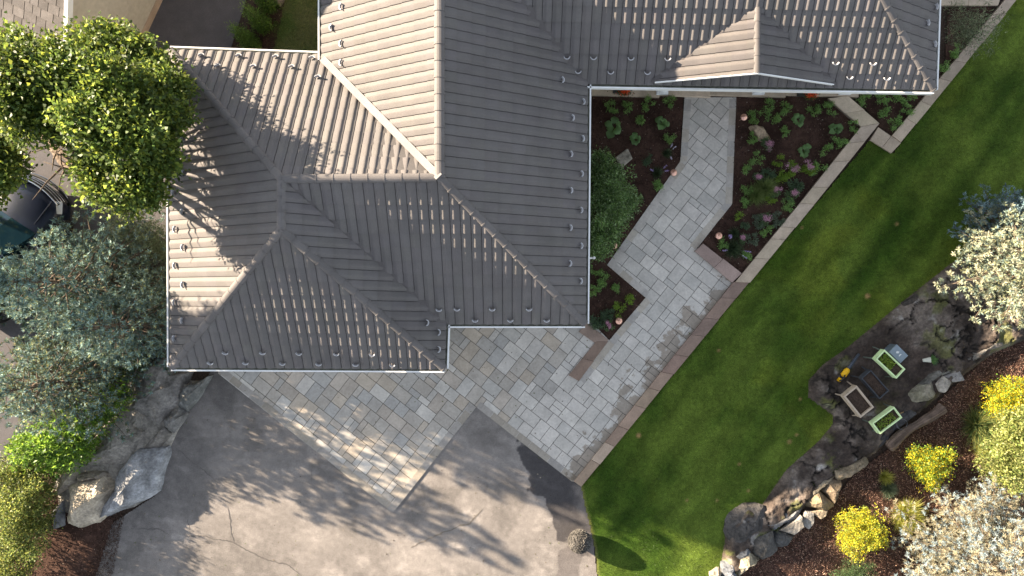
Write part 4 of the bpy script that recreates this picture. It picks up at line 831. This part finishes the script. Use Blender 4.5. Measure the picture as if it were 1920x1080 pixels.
PS2 = [(.27, .24, .165), (.24, .22, .155), (.24, .195, .11), (.22, .25, .20), (.30, .265, .175)]
spruce('large pale silvery spruce with straw coloured twigs in the bottom right corner', (12.95, -7.55, 0), 2.8, 2.6, PS2, 208, 14, (.06, .105), .0095, 14, .12, tipcols=[(.22, .30, .34), (.29, .33, .33)], dens=1.1)

# small perennials, one mesh of leaves each --------------------------------
def small(u, v, kind, rad, label, seed):
    r = np.random.default_rng(seed); b = P(u, v, .06); g_ = {'g': 'small green perennials planted in the mulch beds', 'h': 'hostas in the flower beds', 'p': 'pink flowering perennials in the long bed', 'd': 'dark leaved perennials in the flower beds', 's': 'lavender spiked perennials', 't': 'ornamental grass tufts'}[kind]
    nm = {'g': 'perennial_plant', 'h': 'hosta', 'p': 'pink_perennial', 'd': 'dark_perennial', 's': 'lavender_plant', 't': 'grass_tuft'}[kind]; ct = {'g': 'plant', 'h': 'hosta', 'p': 'flowering plant', 'd': 'plant', 's': 'flowering plant', 't': 'ornamental grass'}[kind]
    t = empty(nm, (b.x, b.y, .02), 0, label, ct, g_); R_ = rad/64.0*(1.2 if kind == 'g' else 1.1)
    if kind == 'h':
        n = 9; a = np.linspace(0, 6.28, n, endpoint=False)+r.uniform(-.3, .3, n); V = []; F = []; C = []
        for i in range(n):
            L_ = R_*r.uniform(.55, 1.0); st = R_*r.uniform(-.05, .35); ca, sa = math.cos(a[i]), math.sin(a[i]); base = len(V); c = np.array((.13, .23, .08))*r.uniform(.8, 1.35); W_ = L_*.42; zz = r.uniform(.05, .14)
            for s, wf, z in ((0, .06, zz), (.25, .8, zz+.06), (.55, 1, zz+.07), (.8, .65, zz+.05), (1, .03, zz)):
                x = st+L_*.75*s
                for q in (-1, 0, 1): V.append((ca*x-sa*q*W_*wf, sa*x+ca*q*W_*wf, z+(.025*abs(q))*wf))
            for k in range(4):
                for q in range(2): i0 = base+k*3+q; F.append((i0, i0+1, i0+4, i0+3)); C.append((*c, 1))
        pmesh('leaves', V, F, M_LEAF, t, True, C)
        m = MB(); m.tube([(0, 0, -.02), (0, 0, .06)], .03, 6, (.08, .13, .04)); m.build('crown', M_MULCH, t)
        return
    n = int({'g': 420, 'p': 500, 'd': 480, 's': 260, 't': 420}[kind]*max(.5, (rad/11)**1.6)); pal = {'g': [(.17, .29, .08), (.20, .34, .09), (.13, .24, .065)], 'p': [(.11, .17, .07), (.08, .14, .055)], 'd': [(.07, .12, .06), (.09, .15, .07), (.055, .09, .05)], 's': [(.05, .08, .04), (.07, .10, .05)], 't': [(.14, .20, .06), (.20, .25, .09)]}[kind]
    if 'bright' in label: pal = [(.18, .28, .03), (.14, .24, .03)]
    if 'grey' in label: pal = [(.09, .13, .08), (.12, .15, .10)]
    if 'straw' in label: pal = [(.36, .36, .07), (.24, .28, .05), (.44, .43, .13)]
    if 'iris' in label: pal = [(.06, .11, .04), (.10, .15, .06), (.3, .3, .1)]
    stems = 7 if kind in 'gpd' else 5
    if kind == 't' or kind == 's':
        a = r.uniform(0, 6.28, n); el = r.uniform(.15, 1.3, n); D = np.stack([np.cos(a)*np.cos(el), np.sin(a)*np.cos(el), np.sin(el)], 1); p = np.concatenate([r.normal(0, R_*.12, (n, 2)), np.zeros((n, 1))], 1); S = perp(D, r)
        V = leaf_quads(p, D, S, R_*r.uniform(.7, 1.3, n), np.full(n, .012 if kind == 't' else .01), 0)
    else:
        a = r.uniform(0, 6.28, stems); sp = np.stack([np.cos(a), np.sin(a)], 1)*(R_*r.uniform(.25, .85, (stems, 1))); j = r.integers(0, stems, n)
        p = np.concatenate([sp[j]+r.normal(0, R_*.17, (n, 2)), r.uniform(.03, .18, (n, 1))+.04], 1); D = unit(np.concatenate([p[:, :2]/R_, np.zeros((n, 1))], 1)*.8+rdir(n, r)*.7); S = perp(D, r); S[:, 2] *= .4; S = unit(S)
        V = leaf_quads(p, D, S, r.uniform(.03, .06, n), r.uniform(.018, .03, n), .15)
    npmesh('foliage', V, 4, M_LEAF, t, fcol=palette(pal, n, r))
    if kind in 'ps':
        if kind == 'p':
            k = 380; c0 = r.normal(0, R_*.25, (5, 2)); j = r.integers(0, 5, k); p = np.concatenate([c0[j]+r.normal(0, R_*.16, (k, 2)), r.uniform(.18, .32, (k, 1))], 1); D = rdir(k, r); V = leaf_quads(p, D, perp(D, r), np.full(k, .03), np.full(k, .016), 0); pc = [(.50, .27, .36), (.42, .22, .30), (.58, .36, .44)]
        else:
            k = 160; ns = 3; a = r.uniform(0, 6.28, ns); j = r.integers(0, ns, k); s = r.uniform(.65, 1.0, k); dd = np.stack([np.cos(a), np.sin(a)], 1)[j]; p = np.concatenate([dd*(R_*1.2*s)[:, None]+r.normal(0, .008, (k, 2)), (.12+.25*s)[:, None]], 1); D = rdir(k, r); V = leaf_quads(p, D, perp(D, r), np.full(k, .022), np.full(k, .014), 0); pc = [(.34, .24, .55), (.42, .30, .60), (.5, .42, .62)]
            m = MB()
            for i in range(ns): m.tube([(0, 0, 0), (math.cos(a[i])*R_*1.15, math.sin(a[i])*R_*1.15, .36)], .004, 4, (.12, .15, .08))
            m.build('stem', M_MULCH, t)
        if 'white' in label: pc = [(.6, .55, .65), (.5, .45, .6)]
        npmesh('flowers', V, 4, M_PETAL, t, fcol=palette(pc, k, r))
PL = [
 (1148, 200, 'g', 11, 'faint green perennial leftmost along the porch in the left bed'), (1174, 201, 'g', 10, 'green perennial under the red porch flowers in the left bed'), (1211, 196, 'g', 11, 'green perennial below the left porch column'), (1253, 194, 'g', 11, 'green perennial in the left bed corner where path meets porch'),
 (1199, 226, 'g', 10, 'green perennial between the three hostas of the left bed'), (1256, 260, 'g', 10, 'green perennial beside the path level with the stepping stone'), (1228, 349, 'g', 11, 'green perennial just below left of the copper light on the path bend'),
 (1150, 240, 'h', 20, 'largest blue green hosta near the roof edge in the left bed'), (1189, 262, 'h', 13, 'compact hosta directly above the tan stepping stone'), (1241, 232, 'h', 15, 'hosta with one stray leaf below it near the path in the left bed'),
 (1251, 288, 's', 11, 'sparse plant with small white lilac flowers by the path'), (1211, 302, 'd', 10, 'dark low plant right of the tan stepping stone'), (1232, 325, 's', 13, 'spiky dark plant with a pink spike left of the bend copper light'),
 (1414, 221, 'g', 12, 'green perennial touching the copper light at the top of the long bed'), (1439, 201, 'g', 11, 'green perennial second from the path along the porch'), (1468, 202, 'g', 11, 'green perennial third from the path along the porch'), (1447, 225, 'g', 10, 'green perennial right above the tan upright rock'),
 (1466, 249, 'g', 9, 'green perennial right of the tan upright rock'), (1523, 207, 'g', 11, 'green perennial below the red flowers by the porch'), (1554, 207, 'g', 11, 'green perennial beside the short wall from the porch'), (1598, 239, 'g', 9, 'green perennial in the inner corner of the bed walls'),
 (1574, 262, 'g', 12, 'green perennial directly below the right hand hosta'), (1550, 286, 'g', 11, 'green perennial beside the upper wall right of the wide hosta'), (1409, 262, 'g', 10, 'green perennial left of the upright rock beside the path'), (1418, 299, 'g', 11, 'green perennial two below the upright rock'),
 (1400, 318, 'g', 9, 'small green perennial beside the straight path stretch'), (1400, 356, 'g', 10, 'green perennial near the path below its small neighbour'), (1456, 302, 'g', 9, 'bright lime perennial alone in the middle of the long bed'),
 (1494, 227, 'h', 15, 'hosta near the porch left of the bare brown patch'), (1567, 243, 'h', 16, 'hosta with broad leaves near the corner of the walls'), (1507, 284, 'h', 17, 'wide flat hosta above the pink flowers'),
 (1436, 273, 'p', 13, 'pink perennial drooping at the foot of the upright rock'), (1483, 318, 'p', 14, 'left one of the brightest pink perennials below the wide hosta'), (1513, 313, 'p', 14, 'right one of the brightest pink perennials below the wide hosta'), (1531, 320, 'g', 13, 'olive green grassy plant right of the pink pair'),
 (1418, 335, 'p', 9, 'small mauve perennial near the path above the grass tufts'), (1440, 329, 'd', 15, 'dark feathery plant left of centre among the pink flowers'), (1464, 330, 'd', 14, 'dark feathery plant under the left bright pink perennial'), (1488, 345, 'd', 14, 'dark feathery plant closest to the wall among the pinks'),
 (1434, 354, 't', 22, 'green grass tuft in the centre of the long bed'), (1451, 360, 'p', 10, 'dusky pink perennial beside the central grass tuft'), (1484, 366, 'p', 12, 'dusky pink perennial beside the wall below the dark plants'), (1415, 366, 't', 20, 'olive grass tuft next to the path bend'),
 (1394, 383, 'g', 11, 'green perennial at the corner where the path turns'), (1441, 376, 'g', 9, 'bright lime perennial below the central grass tuft'), (1475, 383, 'g', 11, 'green perennial against the wall below the dusky pink one'), (1385, 407, 'g', 7, 'small bright green plant alone in the narrow bed end'),
 (1419, 416, 'd', 11, 'grey green plant left of the lower pink bloom'), (1434, 414, 'p', 12, 'single pink bloom in the narrow lower part of the long bed'), (1457, 413, 'd', 12, 'grey green feathery plant beside the middle wall'), (1398, 423, 'd', 9, 'dark plant above the lavender spikes'),
 (1436, 434, 'g', 10, 'green perennial below the lower pink bloom'), (1354, 456, 'g', 10, 'green perennial touching the lowest copper light of the long bed'), (1388, 446, 'p', 10, 'rosy pink bloom between the lavender spikes'), (1409, 449, 'd', 10, 'grey green plant right of the rosy bloom'),
 (1376, 438, 's', 13, 'lavender plant with upright violet spikes left of the rosy bloom'), (1375, 467, 's', 20, 'lavender plant with long stems reaching over the walls'), (1396, 484, 'g', 10, 'green perennial lowest in the point of the long bed'),
 (1620, 187, 'g', 11, 'green perennial leftmost in the row under the right eave'), (1652, 185, 'g', 11, 'green perennial second in the row under the right eave'), (1682, 185, 'g', 11, 'green perennial third in the row under the right eave'), (1707, 182, 'g', 9, 'green perennial last in the row under the right eave'),
 (1655, 213, 'g', 10, 'green perennial left of centre in the small triangular bed'), (1695, 208, 'g', 10, 'green perennial beside the wall in the small triangular bed'), (1675, 233, 'g', 11, 'green perennial in the lower point of the triangular bed'),
 (1787, 97, 'g', 11, 'round green perennial below the olive tree'), (1765, 128, 'g', 9, 'green perennial half under the right roof edge'),
 (1115, 507, 'g', 9, 'green perennial by the house wall lamp in the lower bed'), (1134, 525, 'g', 11, 'green perennial upper one of the diagonal row in the lower bed'), (1155, 542, 'g', 11, 'green perennial middle of the diagonal row in the lower bed'), (1178, 559, 'g', 10, 'bright green perennial nearest the patio corner'),
 (1161, 580, 'g', 11, 'bright green perennial above the lowest copper light'), (1114, 543, 'g', 10, 'dull green perennial at the roof edge in the lower bed'), (1118, 595, 'd', 18, 'dark leafy plant at the roof corner in the lower bed'), (1139, 590, 'd', 11, 'blue green dark plant left of the lowest copper light'), (1140, 610, 'p', 9, 'small pink bloom below the dark plants in the lower bed'),
 (1697, 965, 't', 30, 'straw yellow striped grass tuft beside the lower right spruce'), (1835, 797, 't', 36, 'iris like arching green leaf clump on the mulch at the right'), (1845, 832, 't', 24, 'straw yellow spiky tuft below the arching leaf clump'), (1665, 917, 't', 16, 'round grey green cushion tuft on the sunny mulch'),
 (1660, 895, 't', 14, 'thin straw coloured grass wisps above the round cushion tuft')]
for k, a in enumerate(PL): small(*a, 300+k)
# moss cushions on the outcrop
for k, (u, v, rr_) in enumerate([(1502, 935, 8), (1530, 905, 10), (1565, 878, 9), (1450, 985, 7), (1425, 1000, 7)]):
    r_ = np.random.default_rng(500+k); n = 500; p = np.concatenate([r_.normal(0, rr_/64*.6, (n, 2)), r_.uniform(0, .09, (n, 1))], 1); D = unit(rdir(n, r_)+np.array([0, 0, .5])); b = P(u, v, .12)
    o = npmesh('moss_clump', leaf_quads(p, D, perp(D, r_), np.full(n, .035), np.full(n, .02)), 4, M_LEAF, None, fcol=palette([(.14, .18, .03), (.2, .22, .05), (.09, .12, .03)], n, r_)); o.location = (b.x, b.y, .12)
    tag(o, ['yellow green moss clump beside the rounded brown stone', 'yellow green moss clump along the thin cream rim stone', 'moss clump at the top end of the long tan edging stone', 'moss clump at the left end of the blue grey rim stone', 'moss clump on the brown rock above the dark boulder'][k], 'moss', 'moss clumps on the rock outcrop')

# ------------------------------------------------------------------ copper path lights
def path_light():
    t = empty('path_light', (0, 0, 0)); m = MB(); m.tube([(0, 0, -.05), (0, 0, .42)], .012, 8); m.build('stake', M_COPPER, t)
    m = MB(); m.lathe([(.098, .40), (.10, .405), (.085, .425), (.055, .445), (.03, .455), (.03, .47), (.012, .478), (.0, .48)], n=24); m.build('shade', M_COPPER, t, True); return t
proto = path_light()
for k, (u, v, lb_) in enumerate([(1396, 219, 'copper path light beside the top of the path on its right'), (1264, 323, 'copper path light left of the path where it bends'), (1349, 442, 'copper path light above the short bench wall'), (1161, 602, 'lowest copper path light near the roof corner'), (1152, 460, 'copper path light half hidden by the large bush')]):
    if k == 0: t = proto
    else:
        t = proto.copy(); COL.objects.link(t)
        for ch in list(proto.children): c = ch.copy(); COL.objects.link(c); c.parent = t
    b = P(u, v, .45); t.location = (b.x, b.y, 0); tag(t, lb_, 'path light', 'copper path lights')

# pebble studded ball planter
t = empty('stone_ball', P(1085, 1008), 0, 'round pebble studded ball ornament at the driveway edge by the lawn', 'garden ornament'); m = MB(); r_ = .335
m.lathe([(r_*.97*math.sin(a), r_*.9-r_*.9*math.cos(a)*1.0) for a in np.linspace(0.01, math.pi, 14)], n=28, col=(.07, .065, .06)); rr = random.Random(4)
for k in range(620):
    z = rr.uniform(-.3, 1); a = 2.39996*k; s = math.sqrt(max(0, 1-z*z)); c = Vector((math.cos(a)*s, math.sin(a)*s, z)); f = rr.uniform(.05, .22); M3 = c.to_track_quat('Z', 'Y').to_matrix(); m.box(Vector((0, 0, r_*.9))+Vector((c.x*r_, c.y*r_, c.z*r_*.93)), (.026, .018, .022), rot=M3, col=(f, f*.93, f*.84), taper=.6)
m.build('ball', M_ROCK, t)

# ------------------------------------------------------------------ planters on legs
def planter(corners, h, col, label, soil_plants, legsplay, seed, wall=.035, deep=.22, drift=1):
    q = [P(u, v, h) for u, v in corners]; c = sum(q, Vector())/4; ax = ((q[1]-q[0])+(q[2]-q[3])).normalized(); L_ = ((q[1]-q[0]).length+(q[2]-q[3]).length)/2; W_ = ((q[2]-q[1]).length+(q[3]-q[0]).length)/2
    t = empty('planter', (c.x, c.y, 0), math.atan2(ax.y, ax.x), label, 'planter', 'raised planter boxes on legs'); z0 = h-deep
    m = MB()
    for sx, sy, lx, ly in ((0, 1, L_, wall), (0, -1, L_, wall), (1, 0, wall, W_-2*wall), (-1, 0, wall, W_-2*wall)): m.box((sx*(L_/2-wall/2), sy*(W_/2-wall/2), h-deep/2), (lx, ly, deep), col=tuple(col))
    m.build('box', M_PLAIN, t)
    m = MB(); m.box((0, 0, h-.10), (L_-2*wall-.004, W_-2*wall-.004, .06), col=(.03, .022, .018)); m.build('soil', M_GROUND, t)
    for sx in (-1, 1):
        for sy in (-1, 1):
            m = MB(); x, y = sx*(L_/2-.03), sy*(W_/2-.03); m.tube([(x, y, h-.15), (x+sx*legsplay, y+sy*legsplay, 0)], [.028, .018], 4, tuple(k*.8 for k in col) if col[1] < .5 else (.10, .12, .10)); m.build('leg', M_PLAIN, t)
    if soil_plants:
        r = np.random.default_rng(seed); n = soil_plants; p = np.stack([r.uniform(-L_/2+.1, L_*.15, n) if seed % 2 else r.uniform(-L_/2+.15, L_/2-.08, n), r.uniform(-W_/2+.07, W_/2-.07, n), np.full(n, h-.06)], 1); D = unit(rdir(n, r)+np.array([0, 0, .6])); npmesh('plants', leaf_quads(p, D, perp(D, r), r.uniform(.03, .08, n), r.uniform(.02, .045, n)), 4, M_LEAF, t, fcol=palette([(.22, .32, .04), (.16, .26, .04), (.28, .34, .08)], n, r))
    return t
LIME = (.58, .74, .40)
planter([(1659, 656), (1698, 692), (1681, 710), (1642, 673)], .72, LIME, 'lime green framed planter box beside the grey plastic box', 420, .06, 1)
planter([(1633, 694), (1668, 733), (1649, 748), (1616, 709)], .62, (.045, .05, .06), 'empty black framed planter box in the middle of the group', 0, .07, 2, wall=.022)
planter([(1606, 724), (1640, 763), (1613, 784), (1582, 742)], .66, (.42, .34, .26), 'weathered bare wood planter box nearest the lawn', 0, .07, 3, wall=.05)
planter([(1677, 763), (1692, 783), (1651, 814), (1635, 794)][1:]+[(1677, 763)], .66, LIME, 'lime green framed planter box next to the driftwood log', 260, .04, 4)
# grey box
q = [P(u, v, .48) for u, v in ((1682, 646), (1703, 667), (1688, 681), (1667, 660))]; c = sum(q, Vector())/4; ax = q[1]-q[0]; L_, W_ = ax.length, (q[2]-q[1]).length
t = empty('plastic_box', (c.x, c.y, 0), math.atan2(ax.y, ax.x), 'grey plastic storage box with paper scraps on its lid', 'box'); m = MB(); m.box((0, 0, .22), (L_*.96, W_*.96, .44), col=(.11, .14, .16)); m.build('body', M_PLAIN, t)
m = MB(); m.box((0, 0, .46), (L_, W_, .04), col=(.22, .27, .32)); m.build('lid', M_PLAIN, t)
m = MB(); m.prism([(-.10, .02), (-.03, .06), (-.02, .0), (-.07, -.04)], .481, .488, (.7, .7, .7)); m.prism([(.03, .03), (.07, .05), (.06, -.05), (.04, -.04)], .481, .488, (.7, .7, .7)); m.build('paper_scrap', M_PLAIN, t)
# leaf blower
a, b = P(1612, 664, .2), P(1573, 714, .2); d = (a-b); t = empty('leaf_blower', (b.x, b.y, .07), math.atan2(d.y, d.x), 'yellow and black leaf blower lying on dark rock near the lawn', 'leaf blower'); Lb_ = d.length
m = MB(); m.tube([(Lb_*.42, 0, .13), (Lb_*.62, 0, .12), (Lb_, 0, .08)], [.05, .048, .038], 12, (.05, .06, .08)); m.build('nozzle', M_PLAIN, t, True)
YL = (.75, .42, .01)
m = MB(); m.tube([(.16, 0, .13), (.2, 0, .13), (.38, 0, .13), (.44, 0, .13)], [.04, .085, .085, .055], 12, YL); m.build('motor_housing', M_PLAIN, t, True)
m = MB(); m.tube([(.22, 0, .2), (.14, 0, .25), (.05, 0, .24), (0, 0, .15)], [.022]*4, 8, (.03, .03, .03)); m.build('handle', M_PLAIN, t, True)
m = MB(); m.box((.04, 0, .12), (.12, .09, .10), col=YL, taper=.8); m.box((.11, 0, .13), (.07, .07, .07), col=(.03, .03, .03)); m.build('battery', M_PLAIN, t)
# broom, wire coil, pot
t = empty('broom', P(1620, 800), 0, 'tan bristled broom head poking out beside the lime planter near the log', 'broom'); m = MB(); o = P(1620, 800); a = P(1634, 796, .12)-o; bb = P(1611, 806, .05)-o; s = Vector((.3, .9, 0))
for k in range(60):
    f = (k/59-.5); m.tube([a+s*f*.10, bb+s*f*.26+Vector((random.uniform(-.04, .04), 0, random.uniform(-.03, .03)))], .005, 4, (.36*random.uniform(.7, 1.2), .22, .10))
m.build('bristles', M_MULCH, t); m = MB(); m.tube([a, a+(a-bb).normalized()*.9+Vector((0, 0, .1))], .014, 8, (.3, .2, .1)); m.build('handle', M_WOOD, t, True)
t = MB(); c0 = P(1690, 795, .2)
for q_ in range(3): t.tube([(.17*math.cos(a)*(1-.06*q_), .15*math.sin(a), .02*q_+.02*math.sin(a*2)) for a in np.linspace(0, 6.28, 26)], .004, 5, (.4, .4, .42))
o = t.build('wire_coil', M_GUARD); o.location = c0; tag(o, 'thin grey wire coil hanging beside the lime planter and log', 'wire')
t = empty('flower_pot', P(1731, 675), 0, 'small tipped white pot with a tuft of green grass on bare soil', 'plant pot'); ax_ = Vector((.9, .12, .35)).normalized(); m = MB(); prof = [(.0, .055), (.05, .057), (.2, .085), (.21, .09)]; M3 = ax_.to_track_quat('Z', 'Y').to_matrix()
V = [M3 @ Vector((r0*math.cos(6.283*k/16), r0*math.sin(6.283*k/16), z))+Vector((-.06, 0, .06)) for z, r0 in prof for k in range(16)]; m.add(V, [(i*16+k, i*16+(k+1) % 16, (i+1)*16+(k+1) % 16, (i+1)*16+k) for i in range(3) for k in range(16)]+[tuple(range(16))[::-1]], (.6, .6, .52)); m.build('pot', M_PLAIN, t, True)
r = np.random.default_rng(9); n = 500; D = unit(np.array([.6, .1, .55])+rdir(n, r)*.75); npmesh('grass', leaf_quads(np.tile(np.array(ax_*.2+Vector((-.06, 0, .06))), (n, 1)), D, perp(D, r), r.uniform(.12, .26, n), np.full(n, .008), 0), 4, M_LEAF, t, fcol=palette([(.12, .24, .08), (.16, .30, .12)], n, r))
# porch flower pots
for k, (u, v, lb_) in enumerate([(1160, 172, 'dark porch pot of trailing red flowers at the left end of the porch'), (1505, 178, 'dark rectangular porch pot with orange red flowers near the right column')]):
    b = P(u, v, .15); t = empty('flower_pot', (b.x, b.y+.04, .14), 0, lb_, 'flower pot', 'red flower pots on the porch'); m = MB(); m.box((-.02, 0, .09), (.30, .17, .18), col=(.05, .05, .05)); m.build('pot', M_PLAIN, t)
    r = np.random.default_rng(30+k); n = 500; p = np.stack([r.normal(.12, .10, n), r.normal(-.06, .07, n)-.02, r.uniform(.12, .3, n)], 1); D = rdir(n, r); npmesh('foliage', leaf_quads(p, D, perp(D, r), np.full(n, .05), np.full(n, .03)), 4, M_LEAF, t, fcol=palette([(.05, .08, .03), (.09, .11, .04)], n, r))
    n = 420; p = np.stack([r.normal(.13, .075, n), r.normal(-.09, .05, n), r.uniform(.22, .36, n)], 1); D = rdir(n, r); npmesh('flowers', leaf_quads(p, D, perp(D, r), np.full(n, .035), np.full(n, .025)), 4, M_PETAL, t, fcol=palette([(.75, .10, .03), (.8, .16, .04)], n, r))

# ------------------------------------------------------------------ the parked car
fc = P(80, 344, .8); hd = R(56); t = empty('parked_car', (fc.x-math.cos(hd)*2.35, fc.y-math.sin(hd)*2.35, 0), hd, 'dark blue sport utility car parked under the trees at the left', 'car')
st = [(-2.32, .80, .95, .35), (-2.2, .88, 1.0, .25), (-1.3, .95, 1.03, .22), (0, .96, 1.02, .22), (.75, .96, 1.05, .22), (1.3, .95, 1.03, .22), (1.85, .93, .97, .25), (2.12, .88, .88, .28), (2.27, .78, .74, .32), (2.34, .66, .60, .36)]
V = []; F = []; n = 11
for x, w_, zt, zb in st:
    for yy, zz in ((-.9, zb), (-1, zb+.12), (-1, zt-.28), (-.96, zt-.08), (-.80, zt+.0), (0, zt+.05), (.80, zt), (.96, zt-.08), (1, zt-.28), (1, zb+.12), (.9, zb)): V.append((x-(abs(yy)**2)*.16*(x > 1.9), yy*w_, zz))
for i in range(len(st)-1): F += [(i*n+k, (i+1)*n+k, (i+1)*n+k+1, i*n+k+1) for k in range(n-1)]
F += [tuple(range(n)), tuple(range((len(st)-1)*n, len(st)*n))[::-1]]
pmesh('body', V, F, M_PAINT, t, True)
gh = [(-2.15, .74, 1.02), (-1.75, .70, 1.52), (-.2, .70, 1.62), (.35, .68, 1.56), (1.15, .78, 1.06)]; V = []; F = []
for x, w_, z in gh: V += [(x, -w_-.06, min(z, 1.02)), (x, -w_, z-.02), (x, 0, z+.03), (x, w_, z-.02), (x, w_+.06, min(z, 1.02))]
for i in range(4): F += [(i*5+k, (i+1)*5+k, (i+1)*5+k+1, i*5+k+1) for k in range(4)]
pmesh('windows', V, F, M_GLASS, t)
m = MB(); m.add([(-1.75, -.66, 1.515), (-.2, -.66, 1.615), (.35, -.64, 1.56), (.35, 0, 1.60), (-.2, 0, 1.66), (-1.75, 0, 1.56), (.35, .64, 1.56), (-.2, .66, 1.615), (-1.75, .66, 1.515)], [(0, 1, 4, 5), (1, 2, 3, 4), (5, 4, 7, 8), (4, 3, 6, 7)]); m.build('roof', M_PAINT, t)
for sy in (-1, 1): m = MB(); m.tube([(1.35, .62*sy, 1.075), (1.95, .60*sy, .985), (2.12, .55*sy, .90)], [.018, .02, .012], 6); m.build('hood_ridge', M_PAINT, t)
m = MB(); m.add([(2.24-.16*a*a*.8+dx, a*.74, z) for z, dx in ((.86, -.02), (.60, .12)) for a in np.linspace(-1, 1, 9)], [(k, k+1, 9+k+1, 9+k) for k in range(8)]); m.build('grille', M_BLACK, t)
for zz, dx, hh in ((.895, -.02, .02), (.83, .04, .012), (.76, .08, .012), (.69, .11, .012)):
    m = MB(); m.tube([(2.26-.14*a*a+dx, a*.74, zz) for a in np.linspace(-1, 1, 11)], hh, 6); m.build('grille_bar', M_CHROME, t, True)
for sy in (-1, 1):
    m = MB(); m.add([(2.16, sy*.62, .86), (1.88, sy*.86, .885), (1.93, sy*.93, .78), (2.22, sy*.72, .74)], [(0, 1, 2, 3)]); m.build('headlight', surf('lamp_lens', (.35, .38, .42), .1, .6, attr=False, coat=.5) if sy < 0 else bpy.data.materials['lamp_lens'], t)
    m = MB(); m.box((.85, sy*1.07, 1.08), (.14, .2, .14), col=(0, 0, 0)); m.build('wing_mirror', M_PAINT, t)
    for x in (-1.4, 1.42):
        m = MB(); V = [(x+r0*math.cos(6.283*k/24), sy*(.97-d0), .36+r0*math.sin(6.283*k/24)) for r0, d0 in ((.24, .0), (.36, .0), (.37, .03), (.37, .22), (.3, .24)) for k in range(24)]; m.add(V, [(i*24+k, i*24+(k+1) % 24, (i+1)*24+(k+1) % 24, (i+1)*24+k) for i in range(4) for k in range(24)]); wh = m.build('wheel', M_RUBBER, t, True)
        m = MB(); m.add([(x+.245*math.cos(6.283*k/20), sy*.975, .36+.245*math.sin(6.283*k/20)) for k in range(20)], [tuple(range(20))]); m.build('rim', M_CHROME, wh)
m = MB(); m.tube([(2.42-.20*a*a, a*.86, .50) for a in np.linspace(-1, 1, 11)], .05, 8); m.build('bumper', M_BLACK, t, True)
m = MB(); m.tube([(2.47-.20*a*a, a*.78, .53) for a in np.linspace(-1, 1, 11)], .012, 6); m.build('bumper_trim', M_CHROME, t, True)
